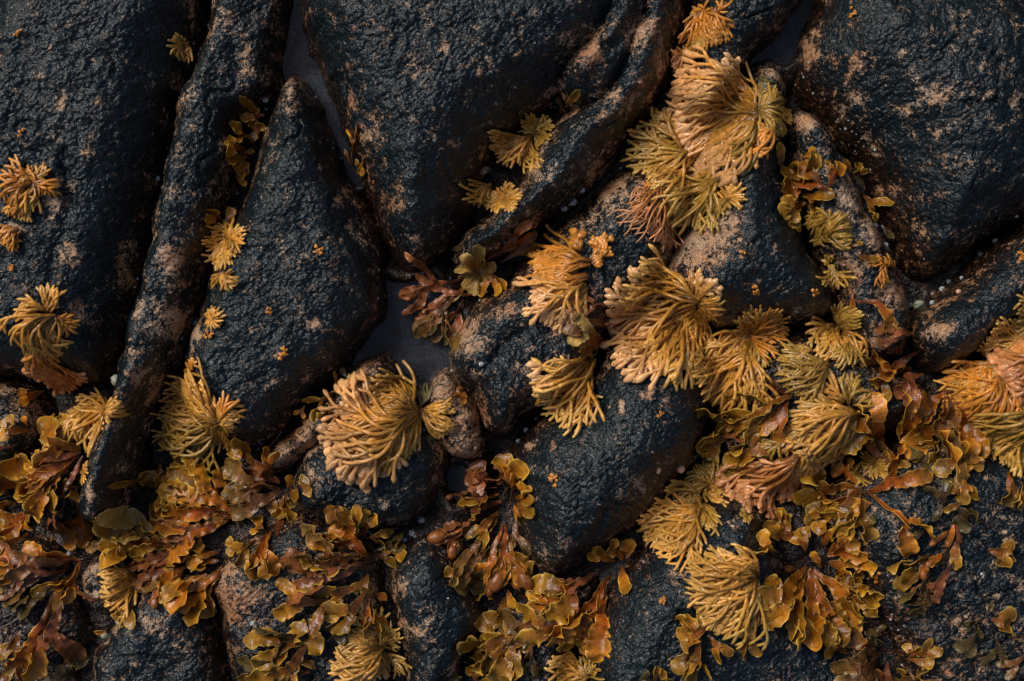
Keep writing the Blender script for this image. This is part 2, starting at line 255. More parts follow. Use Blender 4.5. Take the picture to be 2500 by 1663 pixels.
ROCKS = [  # polygon (photo pixels), top height, shoulder width, tilt x, tilt y, label
 ([(-110,-110),(505,-110),(494,50),(458,160),(428,290),(398,410),(372,530),(350,640),(322,740),(297,850),(280,915),(240,945),(180,930),(110,955),(40,930),(-110,920)], .050, .085, -.05, .03, 'large dark rounded rock filling the upper left corner, left of the deep black cleft'),
 ([(540,-110),(517,0),(505,77),(463,172),(432,298),(402,421),(379,536),(375,607),(356,656),(344,714),(325,767),(310,813),(302,867),(291,913),(285,962),(268,1027),(241,1085),(222,1140),(210,1200),(212,1262),(275,1280),(306,1216),(322,1150),(330,1085),(350,1027),(368,970),(394,928),(420,894),(436,855),(456,798),(475,740),(494,664),(513,587),(530,520),(548,459),(570,363),(575,290),(610,262),(664,230),(698,180),(690,120),(706,50),(722,-110)], .032, .036, -.32, .0, 'long narrow rock ridge running down from the top edge between two black clefts'),
 ([(716,160),(689,191),(666,249),(651,299),(631,364),(612,429),(589,490),(560,560),(512,656),(494,714),(475,779),(458,836),(452,880),(440,930),(480,1010),(530,1070),(597,1100),(640,1086),(690,1052),(735,1000),(785,946),(842,909),(872,874),(905,821),(932,790),(949,744),(947,698),(938,645),(919,587),(900,540),(878,478),(848,402),(812,325),(782,250),(750,190)], .045, .062, -.10, .03, 'teardrop shaped dark rock with its pointed orange top below the upper water channel'),
 ([(712,-110),(722,20),(738,90),(765,150),(788,220),(808,295),(840,356),(872,425),(900,517),(930,597),(965,650),(1000,672),(1040,665),(1085,620),(1133,560),(1155,478),(1180,402),(1225,344),(1290,290),(1350,245),(1435,195),(1520,110),(1565,0),(1580,-110)], .060, .095, -.03, .06, 'biggest smooth blue black rock at the top centre, right of the upper water channel'),
 ([(1105,640),(1140,570),(1180,536),(1250,480),(1285,420),(1310,370),(1350,310),(1390,265),(1440,225),(1470,170),(1500,70),(1520,-110),(1700,-110),(1685,60),(1650,150),(1615,230),(1560,300),(1508,364),(1451,440),(1374,509),(1310,560),(1221,610),(1150,650)], .036, .060, -.2, .05, 'rough brown and black rock slope running down left from the topmost weed clump'),
 ([(1535,405),(1470,471),(1420,517),(1355,574),(1320,610),(1278,649),(1240,695),(1183,729),(1150,760),(1125,795),(1102,829),(1084,874),(1100,915),(1133,943),(1167,989),(1195,1050),(1225,1060),(1290,1010),(1350,975),(1420,930),(1450,860),(1480,800),(1560,740),(1640,650),(1680,560),(1700,470),(1640,400)], .020, .050, -.10, -.05, 'lumpy brown and black rock on the right bank of the middle pool'),
 ([(1255,1140),(1262,1085),(1305,1035),(1390,985),(1440,910),(1480,850),(1560,820),(1650,810),(1720,840),(1755,930),(1750,1040),(1710,1120),(1650,1180),(1604,1240),(1558,1300),(1508,1335),(1431,1392),(1374,1432),(1328,1430),(1290,1380),(1262,1290),(1240,1200)], .048, .080, -.04, .05, 'smooth black boulder at lower centre with two round tan spots near its top'),
 ([(1625,670),(1660,600),(1700,520),(1720,400),(1780,290),(1840,190),(1870,150),(1890,138),(1915,155),(1925,220),(1940,330),(1930,420),(1950,520),(1985,587),(2015,645),(2042,702),(2052,750),(2020,785),(1950,800),(1850,800),(1740,800),(1660,760)], .048, .075, -.12, .0, 'rounded dark rock with the big sandy bare patch right of centre'),
 ([(1945,262),(1998,285),(2036,352),(2072,421),(2113,498),(2147,555),(2185,620),(2216,675),(2240,760),(2225,850),(2160,880),(2090,840),(2060,750),(2042,690),(1998,590),(1960,500),(1945,400),(1930,320)], .015, .038, -.2, .0, 'narrow rust streaked rock strip against the big right hand boulder'),
 ([(1992,-110),(1984,0),(1955,75),(1940,150),(1958,214),(2000,262),(2064,329),(2122,402),(2160,478),(2202,590),(2236,660),(2270,684),(2330,656),(2404,607),(2500,549),(2620,490),(2620,-110)], .075, .135, -.04, .02, 'huge dark boulder filling the upper right corner, speckled with sandy spots'),
 ([(2620,500),(2500,572),(2442,612),(2385,668),(2327,718),(2270,756),(2232,785),(2230,830),(2245,878),(2292,897),(2350,890),(2410,845),(2466,805),(2540,760),(2620,740)], .025, .045, -.15, .05, 'blue black rock nose at the right edge below the row of tiny pebbles'),
 ([(1712,-110),(1700,40),(1672,140),(1650,220),(1700,300),(1780,250),(1830,170),(1880,118),(1925,66),(1975,0),(2000,-110)], .012, .05, .0, .0, 'dim brown rock left of the upper right water sliver'),
 ([(930,846),(960,862),(978,890),(985,930),(950,965),(870,1015),(800,1065),(740,1115),(690,1155),(640,1155),(628,1122),(668,1088),(725,1040),(790,965),(852,902),(890,866)], .000, .035, -.1, .0, 'mottled pink and black ridge ending in a wet knob at the middle pool'),
 ([(1082,893),(1104,903),(1115,935),(1148,985),(1174,1020),(1182,1080),(1165,1125),(1100,1125),(1060,1060),(1050,1000),(1040,950),(1056,912)], -.005, .030, -.1, .0, 'small pinkish knob of rock between the middle pool and the big forked clump'),
 ([(1005,926),(1040,950),(1060,1040),(1108,1100),(1110,1140),(1078,1200),(1048,1250),(994,1290),(940,1305),(860,1295),(790,1275),(730,1255),(700,1205),(715,1140),(750,1090),(830,1020),(900,965),(960,935)], .018, .050, -.1, .0, 'black rock under the large peach tipped clump left of centre'),
 ([(945,1369),(984,1342),(1037,1305),(1080,1310),(1130,1361),(1172,1438),(1192,1503),(1180,1560),(1150,1610),(1130,1663),(1120,1770),(960,1770),(985,1640),(968,1540),(942,1446)], .020, .055, -.08, .03, 'domed black rock at the bottom, right of the lowest left forked clump'),
 ([(185,1770),(199,1663),(245,1572),(283,1515),(340,1440),(420,1400),(485,1420),(515,1500),(545,1600),(560,1770)], .010, .045, -.08, .05, 'dark blue rock with tan blotches at the bottom left'),
 ([(520,1385),(580,1310),(680,1280),(720,1240),(800,1275),(900,1295),(938,1340),(935,1440),(962,1540),(975,1640),(955,1770),(580,1770),(545,1600),(515,1500),(500,1430)], -.002, .05, -.05, .0, 'speckled grey brown rock lying between the two left leafy clumps'),
 ([(275,1330),(310,1390),(335,1450),(290,1500),(225,1500),(190,1430),(212,1368)], -.005, .03, .0, .0, 'small speckled rock beside the curled orange frond at lower left'),
 ([(-110,935),(40,940),(95,990),(105,1060),(60,1130),(0,1185),(-110,1200)], .000, .04, .0, .0, 'small dark brown rock at the left edge under the single golden lobe'),
 ([(110,1040),(160,1000),(230,990),(262,1020),(236,1090),(205,1180),(205,1265),(170,1300),(110,1300),(80,1230),(75,1150)], .000, .035, -.1, .0, 'grey speckled rock under the leafy clump near the left edge'),
 ([(1420,1600),(1451,1503),(1510,1410),(1560,1350),(1620,1290),(1700,1230),(1780,1195),(1860,1215),(1900,1290),(1950,1400),(2050,1500),(2150,1560),(2200,1663),(2200,1770),(1390,1770)], .035, .080, -.10, .08, 'broad blue black rock at the bottom beneath the right hand forked ball'),
 ([(2000,1230),(2080,1180),(2160,1100),(2230,1070),(2330,1050),(2420,1080),(2620,1100),(2620,1770),(2230,1770),(2180,1600),(2120,1500),(2080,1400),(2020,1320)], .015, .075, -.05, .10, 'dim mottled rock filling the lower right corner'),
 ([(1760,870),(1850,825),(1950,810),(2060,800),(2180,895),(2260,925),(2300,990),(2240,1050),(2150,1070),(2050,1130),(1980,1195),(1880,1190),(1790,1155),(1755,1060),(1755,950)], -.005, .055, .0, .0, 'dark low rock buried under the mixed weed right of centre'),
 ([(2340,915),(2420,858),(2540,780),(2620,760),(2620,1120),(2430,1085),(2330,1030)], .005, .045, .0, .0, 'shadowy rock under the forked clumps at the right edge'),
 ([(-110,1290),(60,1310),(150,1330),(180,1400),(205,1500),(235,1560),(185,1640),(170,1770),(-110,1770)], -.015, .04, .0, .0, 'dark wet rock in the bottom left corner beneath long brown blades'),
 ([(1205,1500),(1265,1445),(1340,1445),(1430,1405),(1490,1400),(1440,1490),(1400,1590),(1370,1770),(1150,1770),(1180,1600)], -.010, .04, .0, .0, 'low black rock under the leafy clump at the bottom centre'),
 ([(1340,190),(1400,100),(1450,0),(1480,-110),(1640,-110),(1600,60),(1550,180),(1480,260),(1400,270)], .046, .060, -.1, .0, 'brown mottled rock shoulder joining the biggest smooth rock to the rough slope'),
]
POOLS = [([(715,-110),(722,0),(712,50),(689,115),(683,170),(700,185),(716,158),(746,172),(780,240),(805,300),(835,355),(858,420),(862,440),(866,436),(852,352),(818,290),(790,225),(782,170),(745,140),(735,105),(727,60),(745,-110)], 'narrow forked water channel at the top between the ridge and the big centre rock'),
         ([(940,690),(985,710),(1050,690),(1120,780),(1110,850),(1090,890),(1050,930),(1030,950),(985,935),(968,900),(930,860),(870,885),(880,830),(920,790),(945,744)], 'middle rock pool'),
         ([(1990,-110),(1975,0),(1935,50),(1890,95),(1835,150),(1880,130),(1912,145),(1935,110),(1960,50),(2020,-110)], 'upper right sliver of water'),
         ([(1096,1155),(1118,1148),(1134,1170),(1130,1200),(1116,1218),(1100,1192)], 'small dark puddle under the twiggy brown clump')]
ZW = -.060
DP = np.full(GX.shape, -1.0)
for pl, _ in POOLS: DP = np.maximum(DP, sdf(WX, WY, [W(*p, -.06) for p in pl]))
DIL = np.clip((-DP - .002) / .018, 0, 1)
FLOOR = -.049 + .007 * perlin(GX * 16, GY * 16, 20) + .003 * perlin(GX * 45, GY * 45, 21) + RELIEF * .5
FLOOR = FLOOR - .028 * np.clip((-DP - .016) / .03, 0, 1)
FLOOR += .030 * np.clip((-GY - .17) / .07, 0, 1)
for pl, _ in POOLS:
    d = sdf(WX, WY, [W(*p, ZW) for p in pl])
    t = np.clip((d + .012) / .014, 0, 1); t = t * t * (3 - 2 * t)
    FLOOR = FLOOR * (1 - t) + t * (-.086 + .008 * perlin(GX * 40, GY * 40, 23) + RELIEF)
HMAP = FLOOR.copy()
def sub_grid(mask, z, cols, name, mat, loc):
    ny, nx = mask.shape
    idx = -np.ones(mask.shape, np.int64)
    q = mask[:-1, :-1] & mask[1:, :-1] & mask[:-1, 1:] & mask[1:, 1:]
    use = np.zeros_like(mask); use[:-1, :-1] |= q; use[1:, :-1] |= q; use[:-1, 1:] |= q; use[1:, 1:] |= q
    return q, use
for k, (poly, zt, wd, tx, ty, label) in enumerate(ROCKS):
    P = smooth_poly([W(*p, -.02) for p in poly], 2)
    xs = [p[0] for p in P]; ys = [p[1] for p in P]; cx, cy = sum(xs) / len(xs), sum(ys) / len(ys)
    i0 = max(0, int((min(xs) - .03 - X0) / GS)); i1 = min(NXg, int((max(xs) + .03 - X0) / GS) + 1)
    j0 = max(0, int((min(ys) - .03 - Y0) / GS)); j1 = min(NYg, int((max(ys) + .03 - Y0) / GS) + 1)
    S = (slice(j0, j1), slice(i0, i1))
    dr = sdf(WX[S], WY[S], P)
    d = dr + .0055 + .0095 * DIL[S]
    t = np.clip(d / (wd * 1.2), 0, 1)
    f = (1 - (1 - t) ** 2.2) ** (.72 - .10 * (1 - DIL[S]))
    lowest = ZB
    z = lowest + (zt - lowest) * f
    z = np.where(d < 0, lowest + d * 3, z)
    z = blur(z, 3.0)
    z += np.clip(f, 0, 1) * ((GX[S] - cx) * tx + (GY[S] - cy) * ty) + RELIEF[S] * np.clip(.45 + d / .02, .3, 1) - GRV[S]
    z += .004 * perlin(GX[S] * 8 + k * 3.1, GY[S] * 8, 30)
    near = HMAP[S]
    mask = (d > -.012) & ((z > FLOOR[S] - .012)) 
    mask &= (z > HMAP[S] - .02) | (d > .0)
    q = mask[:-1, :-1] & mask[1:, :-1] & mask[:-1, 1:] & mask[1:, 1:]
    use = np.zeros_like(mask); use[:-1, :-1] |= q; use[1:, :-1] |= q; use[:-1, 1:] |= q; use[1:, 1:] |= q
    idx = np.full(mask.shape, -1, np.int64); idx[use] = np.arange(use.sum())
    V = np.stack([GX[S][use], GY[S][use], z[use]], 1)
    F = np.stack([idx[:-1, :-1][q], idx[:-1, 1:][q], idx[1:, 1:][q], idx[1:, :-1][q]], 1)
    low = np.clip(1 - (z - (-.045)) / .055, 0, 1)
    band = np.exp(-((low[use] - .55) / .28) ** 2) * (.28 + .5 * perlin(GX[S][use] * 11, GY[S][use] * 11, 80))
    cols = np.stack([np.minimum(BARE[S][use] + BIAS.get(k, 0.08) + band, 1.15), np.clip(low[use] * 1.1, 0, 1), np.clip(RUST[S][use] + low[use] * .5, 0, 1)], 1)
    o = mesh('rock', V, F, ROCK, loc=(cx, cy, -.04), cols=cols)
    tag(o, label, 'rock')
    hm = HMAP[S]; hm[use] = np.maximum(hm[use], z[use])
# bedrock floor in the clefts, with uneven rock reaching far beyond the frame
V = np.stack([GX.ravel(), GY.ravel(), FLOOR.ravel()], 1)[:]
st = 2
FX, FY, FZ = GX[::st, ::st], GY[::st, ::st], FLOOR[::st, ::st]
ny, nx = FX.shape; ii = np.arange(ny * nx).reshape(ny, nx)
F = np.stack([ii[:-1, :-1].ravel(), ii[:-1, 1:].ravel(), ii[1:, 1:].ravel(), ii[1:, :-1].ravel()], 1)
cols = np.zeros((ny * nx, 3)); cols[:, 0] = -.3; cols[:, 1] = .95; cols[:, 2] = .5
o = mesh('bedrock', np.stack([FX.ravel(), FY.ravel(), FZ.ravel()], 1), F, ROCK, cols=cols); o['kind'] = 'structure'
ex = np.arange(-2.4, 2.401, .012); EX, EY = np.meshgrid(ex, ex)
EZ = .0 + .06 * perlin(EX * 3, EY * 3, 40) + .025 * perlin(EX * 9, EY * 9, 41) - .05 * np.clip(1 - np.abs(perlin(EX * 4 + 5, EY * 2.2, 42)) * 6, 0, 1) + .003 * perlin(EX * 50, EY * 50, 43)
inside = np.minimum(np.minimum(EX - (X0 + .03), -X0 - .03 - EX), np.minimum(EY - (Y0 + .03), -Y0 - .03 - EY))
EZ = np.where(inside > 0, -.2, EZ)
ny, nx = EX.shape; ii = np.arange(ny * nx).reshape(ny, nx)
F = np.stack([ii[:-1, :-1].ravel(), ii[:-1, 1:].ravel(), ii[1:, 1:].ravel(), ii[1:, :-1].ravel()], 1)
cols = np.zeros((ny * nx, 3)); cols[:, 1] = np.clip(1 - (EZ.ravel() + .045) / .055, 0, 1); cols[:, 2] = .3
o = mesh('shore_rock', np.stack([EX.ravel(), EY.ravel(), EZ.ravel()], 1), F, ROCK, cols=cols); o['kind'] = 'structure'
for pl, lb in POOLS:
    P = [W(*p, ZW) for p in pl]
    d = sdf(GX, GY, P); mask = d > -.011
    q = mask[:-1, :-1] & mask[1:, 1:] & mask[1:, :-1] & mask[:-1, 1:]
    use = np.zeros_like(mask); use[:-1, :-1] |= q; use[1:, :-1] |= q; use[:-1, 1:] |= q; use[1:, 1:] |= q
    idx = np.full(mask.shape, -1, np.int64); idx[use] = np.arange(use.sum())
    V = np.stack([GX[use], GY[use], np.full(use.sum(), ZW)], 1)
    F = np.stack([idx[:-1, :-1][q], idx[:-1, 1:][q], idx[1:, 1:][q], idx[1:, :-1][q]], 1)
    o = mesh('pool_water', V, F, wm); o['kind'] = 'structure'; o['label'] = lb
HB = np.maximum(HMAP, blur(HMAP, 9) - .004)
HBS = np.maximum(blur(HB, 2.5), ZW + .002)
def samp(M, x, y):
    fx = np.clip((np.asarray(x) - X0) / GS, 0, NXg - 1.001); fy = np.clip((np.asarray(y) - Y0) / GS, 0, NYg - 1.001)
    i = fx.astype(int); j = fy.astype(int); u = fx - i; v = fy - j
    return (M[j, i] * (1 - u) + M[j, i + 1] * u) * (1 - v) + (M[j + 1, i] * (1 - u) + M[j + 1, i + 1] * u) * v
def ground(px, py, M=None):
    M = HBS if M is None else M; z = 0
    for _ in range(3):
        x, y = W(px, py, z); z = float(samp(M, x, y))
    return x, y, z

# ------------------------------------------------------------------ channelled wrack: forked cords
def lerp3(a, b, t): return [a[i] + (b[i] - a[i]) * t for i in range(3)]
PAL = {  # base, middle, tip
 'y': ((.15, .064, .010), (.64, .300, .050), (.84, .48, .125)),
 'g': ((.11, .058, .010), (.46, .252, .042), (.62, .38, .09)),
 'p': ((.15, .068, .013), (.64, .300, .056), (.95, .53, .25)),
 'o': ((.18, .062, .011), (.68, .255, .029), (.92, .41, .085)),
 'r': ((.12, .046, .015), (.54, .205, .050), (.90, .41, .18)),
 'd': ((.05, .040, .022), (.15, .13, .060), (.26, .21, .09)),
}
NS = 6
UA = np.arange(NS) * 2 * np.pi / NS
def tube(pts, rad, flat=.72):
    pts = np.asarray(pts); rad = np.asarray(rad); n = len(pts)
    T = np.gradient(pts, axis=0); T /= np.linalg.norm(T, axis=1)[:, None] + 1e-9
    S = np.cross(np.array([0, 0, 1.0]), T); S /= np.linalg.norm(S, axis=1)[:, None] + 1e-9
    U = np.cross(T, S)
    V = pts[:, None] + rad[:, None, None] * (np.cos(UA)[None, :, None] * S[:, None] + flat * np.sin(UA)[None, :, None] * U[:, None])
    i = np.arange(n - 1)[:, None] * NS; j = np.arange(NS)[None]; jn = (j + 1) % NS
    F = np.stack([i + j, i + jn, i + NS + jn, i + NS + j], -1).reshape(-1, 4)
    return V.reshape(-1, 3), F
def cord_frond(R, root, ang, L, curl, tip, pal, thick, lift, levels, base_up=0.0):
    Vs, Fs, Cs = [], [], []; off = 0
    step = .0036
    base, mid, end = PAL[pal]
    gain = R.uniform(.62, 1.2); warm = R.uniform(-.05, .08)
    r0 = .00205 * thick * R.uniform(.88, 1.1)
    kcurl = curl / L
    def run(p, h, s, lev, spread, startz):
        nonlocal off
        pts = []; ss = []; x, y = p
        last = lev >= levels
        seg = (L - s) * (R.uniform(.62, 1.0) if lev else 1) if last else (L - s) * R.uniform(.30, .62) if lev else L * R.uniform(.12, .34)
        n = max(3, int(seg / step)); ds = seg / n; sp = spread; wob = R.uniform(-1, 1) * 10; ph = R.uniform(0, 6)
        for i in range(n + 1):
            pts.append((x, y)); ss.append(s + i * ds)
            h += kcurl * ds + wob * ds * math.sin(ph + i * .35) * 3
            hh = h + sp; sp *= .84
            x += math.cos(hh) * ds; y += math.sin(hh) * ds
        pts = np.array(pts); ss = np.array(ss); t = ss / L
        z = samp(HBS, pts[:, 0], pts[:, 1])
        up = lift * np.sin(np.pi * np.clip(t * .90 + .05, 0, 1)) ** .7 + .0018 + .005 * layer + base_up * (1 - t)
        z = z + up
        if startz is not None:
            k = np.exp(-np.arange(len(z)) * .5); z = z + (startz - z[0]) * k
        if last: hz = z; 
        rad = r0 * (1.0 - .12 * t) * (1 + .07 * np.sin(ss * 700 + ph))
        tt = (ss - ss[0]) / max(seg, 1e-6)
        if not last: rad = rad * (1 + .35 * np.clip((tt - .75) / .25, 0, 1))
        else:
            e = (L - ss)
            if tip == 2 or (tip == 1 and R.random() < .25):
                tl = min(R.uniform(.012, .024), seg * .95); g = np.clip(1 - e / tl, 0, 1); fat = R.uniform(.5, 1.45) * (1.3 if thick > 1.12 else 1)
                rad = rad * (1 + fat * np.sin(np.pi * np.clip(g * .78, 0, 1)) ** .9 * (1 + .28 * np.sin(ss * 1100 + ph)))
                rad[-1] *= .45
            else:
                rad = rad * np.clip(.70 + e / .004, 0, 1)
                rad[-1] *= .8
        P3 = np.column_stack([pts, z])
        ext = P3[-1] + (P3[-1] - P3[-2]) * .22
        P3 = np.vstack([P3, ext]); rad = np.append(rad, rad[-1] * .35); tq = np.append(t, t[-1])
        V, F = tube(P3, rad, .75)
        col = np.empty((len(tq), 3))
        for i in range(3):
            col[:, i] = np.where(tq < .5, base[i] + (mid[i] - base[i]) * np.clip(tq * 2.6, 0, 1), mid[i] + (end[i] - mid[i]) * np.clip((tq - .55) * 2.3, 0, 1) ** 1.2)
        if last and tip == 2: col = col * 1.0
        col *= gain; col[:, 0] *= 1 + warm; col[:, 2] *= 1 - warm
        Vs.append(V); Fs.append(F + off); Cs.append(np.repeat(col, NS, 0)); off += len(V)
        if not last:
            a = math.radians(R.uniform(16, 36)); b_ = math.radians(R.uniform(16, 36))
            for sg, aa in ((1, a), (-1, b_)):
                run((pts[-1, 0], pts[-1, 1]), h + sg * aa * .13, s + seg, lev + 1 if R.random() > .12 else levels, sg * aa * .9, z[-1])
    layer = R.uniform(0, 1)
    run(root, ang, 0.0, 0, 0.0, None)
    return np.vstack(Vs), np.vstack(Fs), np.clip(np.vstack(Cs), 0, 1)
CORDS = 'tufts of thin forked wrack clinging to the rocks'
def cord_clump(label, fans, group=CORDS, seed=0):
    R = random.Random(seed + hash_(label))
    c, x, y = fans[0][:3]
    rx, ry, rz = ground(*K(c, x, y))
    e = empty('forked_wrack', (rx, ry, rz)); tag(e, label, 'seaweed', group)
    big = [(math.radians((f[3] + f[4]) / 2), f[6] * f[7]) for f in fans if f[6] >= 230 and 90 <= (f[3] + f[4]) / 2 <= 290]
    flow = math.degrees(math.atan2(sum(math.sin(a) * q for a, q in big), sum(math.cos(a) * q for a, q in big))) % 360 if big else None
    for fan in fans:
        c, x, y, a0, a1, L0, L1, n, curl, tip, pal = fan[:11]
        comb = .75 if 20 < a1 - a0 < 130 and L1 > 115 else 0; spread = 1 + comb * .55; am = (a0 + a1) / 2
        thick = fan[11] if len(fan) > 11 else 1.0; hl = fan[12] if len(fan) > 12 else 1.0
        px, py = K(c, x, y)
        n = int(round(n * (1.5 if L1 < 235 else 1.75)))
        nl = max(1, int(round(n / 4.5))) if comb else n
        locks = [(R.uniform(-11, 11), R.uniform(-30, 30), R.choice((0, 0, R.uniform(.05, .30))), R.uniform(.5, 1.5), R.uniform(.86, 1.1)) for _ in range(nl)]
        for i in range(n):
            t = (i + R.uniform(.1, .9)) / n
            ld, lc, lo, ll, lg = locks[int(t * nl)] if comb else (0, 0, 0, 1, 1)
            if comb: t = (int(t * nl) + .5) / nl + R.uniform(-.5, .5) / nl * .7
            dev = (a0 + (a1 - a0) * t - am) * spread + ld; ang = math.radians(am + dev); L = 1.03 * R.uniform(L0, L1) * ZS * PX * R.choice((R.uniform(.60, .85), R.uniform(.85, 1.04), R.uniform(.88, 1.05)))
            sh = lo * L / PX; sxy = ground(px + R.uniform(-7, 7) + math.cos(ang) * sh, py + R.uniform(-7, 7) - math.sin(ang) * sh); L *= (1 - lo) * lg
            lv = 3 if L > .045 else 2 if L > .022 else 1
            if L < .012: lv = 1
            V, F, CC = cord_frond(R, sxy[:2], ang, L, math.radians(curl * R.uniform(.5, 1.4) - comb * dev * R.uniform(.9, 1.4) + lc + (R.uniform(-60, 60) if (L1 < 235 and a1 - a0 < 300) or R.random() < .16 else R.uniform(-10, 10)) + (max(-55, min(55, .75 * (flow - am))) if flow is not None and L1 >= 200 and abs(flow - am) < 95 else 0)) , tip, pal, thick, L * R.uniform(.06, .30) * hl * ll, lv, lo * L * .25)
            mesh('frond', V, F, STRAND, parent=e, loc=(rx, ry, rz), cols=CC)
    return e
def hash_(s):
    h = 0
    for ch in s: h = (h * 131 + ord(ch)) & 0xffffff
    return h
# crop, x, y, angle from, to, length from, to, count, curl, tip, palette
cord_clump('tiny yellow forked tuft in the black cleft near the top left', [('A', 1175, 300, 200, 320, 90, 130, 9, 0, 0, 'y'), ('A', 1170, 290, 60, 150, 50, 80, 4, 0, 0, 'y')])
cord_clump('curled golden bow tie shaped tuft, uppermost at the left edge',
  [('A', 215, 1185, 90, 175, 120, 230, 14, 40, 0, 'o'), ('A', 215, 1185, 50, 95, 110, 180, 6, -30, 0, 'y'), ('A', 220, 1190, -10, 30, 140, 220, 6, -50, 0, 'o'),
   ('A', 210, 1190, 240, 290, 160, 240, 9, 10, 0, 'y'), ('A', 190, 1200, 205, 240, 180, 260, 7, 25, 0, 'o')])
cord_clump('small golden tuft cut by the left edge, below the bow tie shaped one', [('A', 130, 1475, 170, 250, 120, 190, 9, 20, 0, 'o')])
cord_clump('ochre tuft with an upright brush and one arched arm, left side mid height',
  [('D', 320, 600, 60, 115, 130, 190, 9, 0, 0, 'y'), ('D', 300, 600, 125, 150, 190, 240, 5, 70, 0, 'y')])
cord_clump('peach topped drooping clump with beaded tips at the left, under the upright brush',
  [('D', 350, 640, 175, 225, 240, 340, 10, 55, 0, 'y'), ('D', 340, 650, 190, 290, 100, 240, 12, 10, 2, 'p'), ('D', 370, 640, -60, 10, 90, 160, 7, -40, 0, 'o'), ('D', 330, 780, 250, 290, 80, 150, 4, 0, 1, 'y')])
cord_clump('hanging dull pink tipped clump, lowest on the left rock face', [('D', 270, 800, 215, 275, 220, 360, 12, 10, 2, 'r'), ('D', 300, 780, 255, 285, 100, 240, 5, 0, 0, 'o')])
cord_clump('golden fan combed left with a short ruff on its right, beside the ridge foot',
  [('D', 695, 1235, 150, 200, 300, 400, 12, 30, 0, 'y'), ('D', 690, 1240, 195, 245, 200, 340, 12, 10, 0, 'y'), ('D', 695, 1230, -90, 90, 70, 140, 11, 0, 0, 'y')])
cord_clump('small crossing golden bundle above the orange leafy clump on the left', [('D', 480, 1370, 160, 235, 160, 270, 12, 10, 0, 'y'), ('D', 430, 1340, 60, 180, 60, 110, 5, 20, 0, 'g')])
cord_clump('big ochre wig swept left with a grey green lower edge, under the teardrop rock',
  [('D', 1395, 1310, 125, 170, 380, 480, 16, 25, 0, 'y'), ('D', 1395, 1310, 168, 205, 380, 500, 18, 18, 0, 'y'), ('D', 1390, 1320, 198, 235, 330, 500, 16, -12, 0, 'g'),
   ('D', 1380, 1330, 205, 225, 250, 400, 6, -20, 0, 'd'), ('D', 1400, 1310, 165, 200, 110, 190, 10, 20, 0, 'o'), ('D', 1410, 1330, 225, 285, 150, 260, 12, 0, 0, 'y'), ('D', 1400, 1300, -60, 85, 90, 150, 14, 0, 0, 'y'), ('D', 1420, 1300, 60, 85, 150, 230, 5, -15, 0, 'o'),
   ('D', 1390, 1290, 105, 130, 330, 420, 8, 30, 0, 'y'), ('D', 1240, 960, 60, 200, 50, 110, 6, 0, 0, 'o')])
cord_clump('shaggy golden ball of cords halfway up the left edge of the teardrop rock',
  [('D', 1460, 140, 0, 360, 90, 170, 22, 30, 0, 'y'), ('D', 1450, 180, 180, 290, 130, 220, 16, 40, 0, 'y'), ('D', 1470, 160, -90, 0, 100, 180, 8, -30, 0, 'y')])
cord_clump('small loose golden knot just below the shaggy ball', [('D', 1440, 370, 190, 340, 80, 150, 12, 20, 0, 'y')])
cord_clump('little round golden rosette, lowest of the three on the teardrop rock', [('D', 1362, 650, 0, 350, 60, 85, 24, 0, 0, 'y', .9)])
cord_clump('stubby green gold tuft, highest in the crevice right of the big centre rock', [('B', 1325, 850, 10, 165, 90, 150, 11, 0, 0, 'g', 1.1), ('B', 1340, 870, 260, 320, 70, 110, 5, 0, 0, 'g')])
cord_clump('slim downswept green gold tuft right beside the snail', [('B', 1285, 885, 190, 255, 200, 290, 13, 10, 0, 'y')])
cord_clump('neat radial golden rosette below the snail with a side bundle on its left', [('B', 1130, 1270, 0, 352, 90, 125, 34, 0, 0, 'y', 1.05), ('B', 1030, 1190, 190, 262, 110, 220, 9, 20, 0, 'g')])
cord_clump('topmost orange clump hanging from the upper edge, right of centre',
  [('C', 290, 60, 215, 285, 180, 300, 12, 15, 1, 'o'), ('C', 370, 70, 230, 290, 150, 260, 9, -10, 1, 'o'), ('C', 290, 110, 20, 160, 60, 110, 9, 60, 0, 'o'), ('C', 330, 200, 215, 265, 120, 200, 8, 0, 0, 'g'), ('C', 380, 90, 0, 60, 60, 110, 4, 0, 0, 'o')])
cord_clump('small rusty orange knot between the topmost clump and the big peach clump', [('C', 200, 370, 180, 260, 70, 150, 9, 0, 1, 'r'), ('C', 210, 350, 100, 180, 50, 90, 4, 0, 0, 'o')])
cord_clump('biggest clump with crowded fat peach tips on its left, upper right of centre',
  [('C', 640, 710, 118, 142, 300, 470, 13, 15, 2, 'p', 1.1), ('C', 630, 710, 142, 172, 380, 600, 20, 12, 2, 'p', 1.2), ('C', 620, 720, 172, 196, 400, 620, 18, 5, 2, 'p', 1.2), ('C', 640, 730, 150, 215, 160, 330, 16, 0, 0, 'g'),
   ('C', 640, 740, 200, 236, 380, 520, 17, 5, 2, 'p', 1.2), ('C', 640, 740, 225, 265, 240, 380, 11, 0, 1, 'g'), ('C', 650, 720, -60, 70, 160, 240, 24, 0, 0, 'g'), ('C', 640, 700, 90, 125, 220, 340, 9, 0, 0, 'y'),
   ('C', 700, 800, 230, 300, 150, 300, 9, 0, 1, 'o'), ('C', 640, 600, 30, 75, 90, 170, 7, 0, 0, 'd')])
cord_clump('green gold sheaf combed left, tucked under the biggest peach tipped clump', [('C', 230, 980, 150, 190, 330, 450, 16, 10, 0, 'g', 1.1), ('C', 230, 1000, 185, 222, 300, 430, 15, 0, 0, 'y', 1.1), ('C', 240, 960, 140, 165, 150, 260, 7, 0, 0, 'g')])
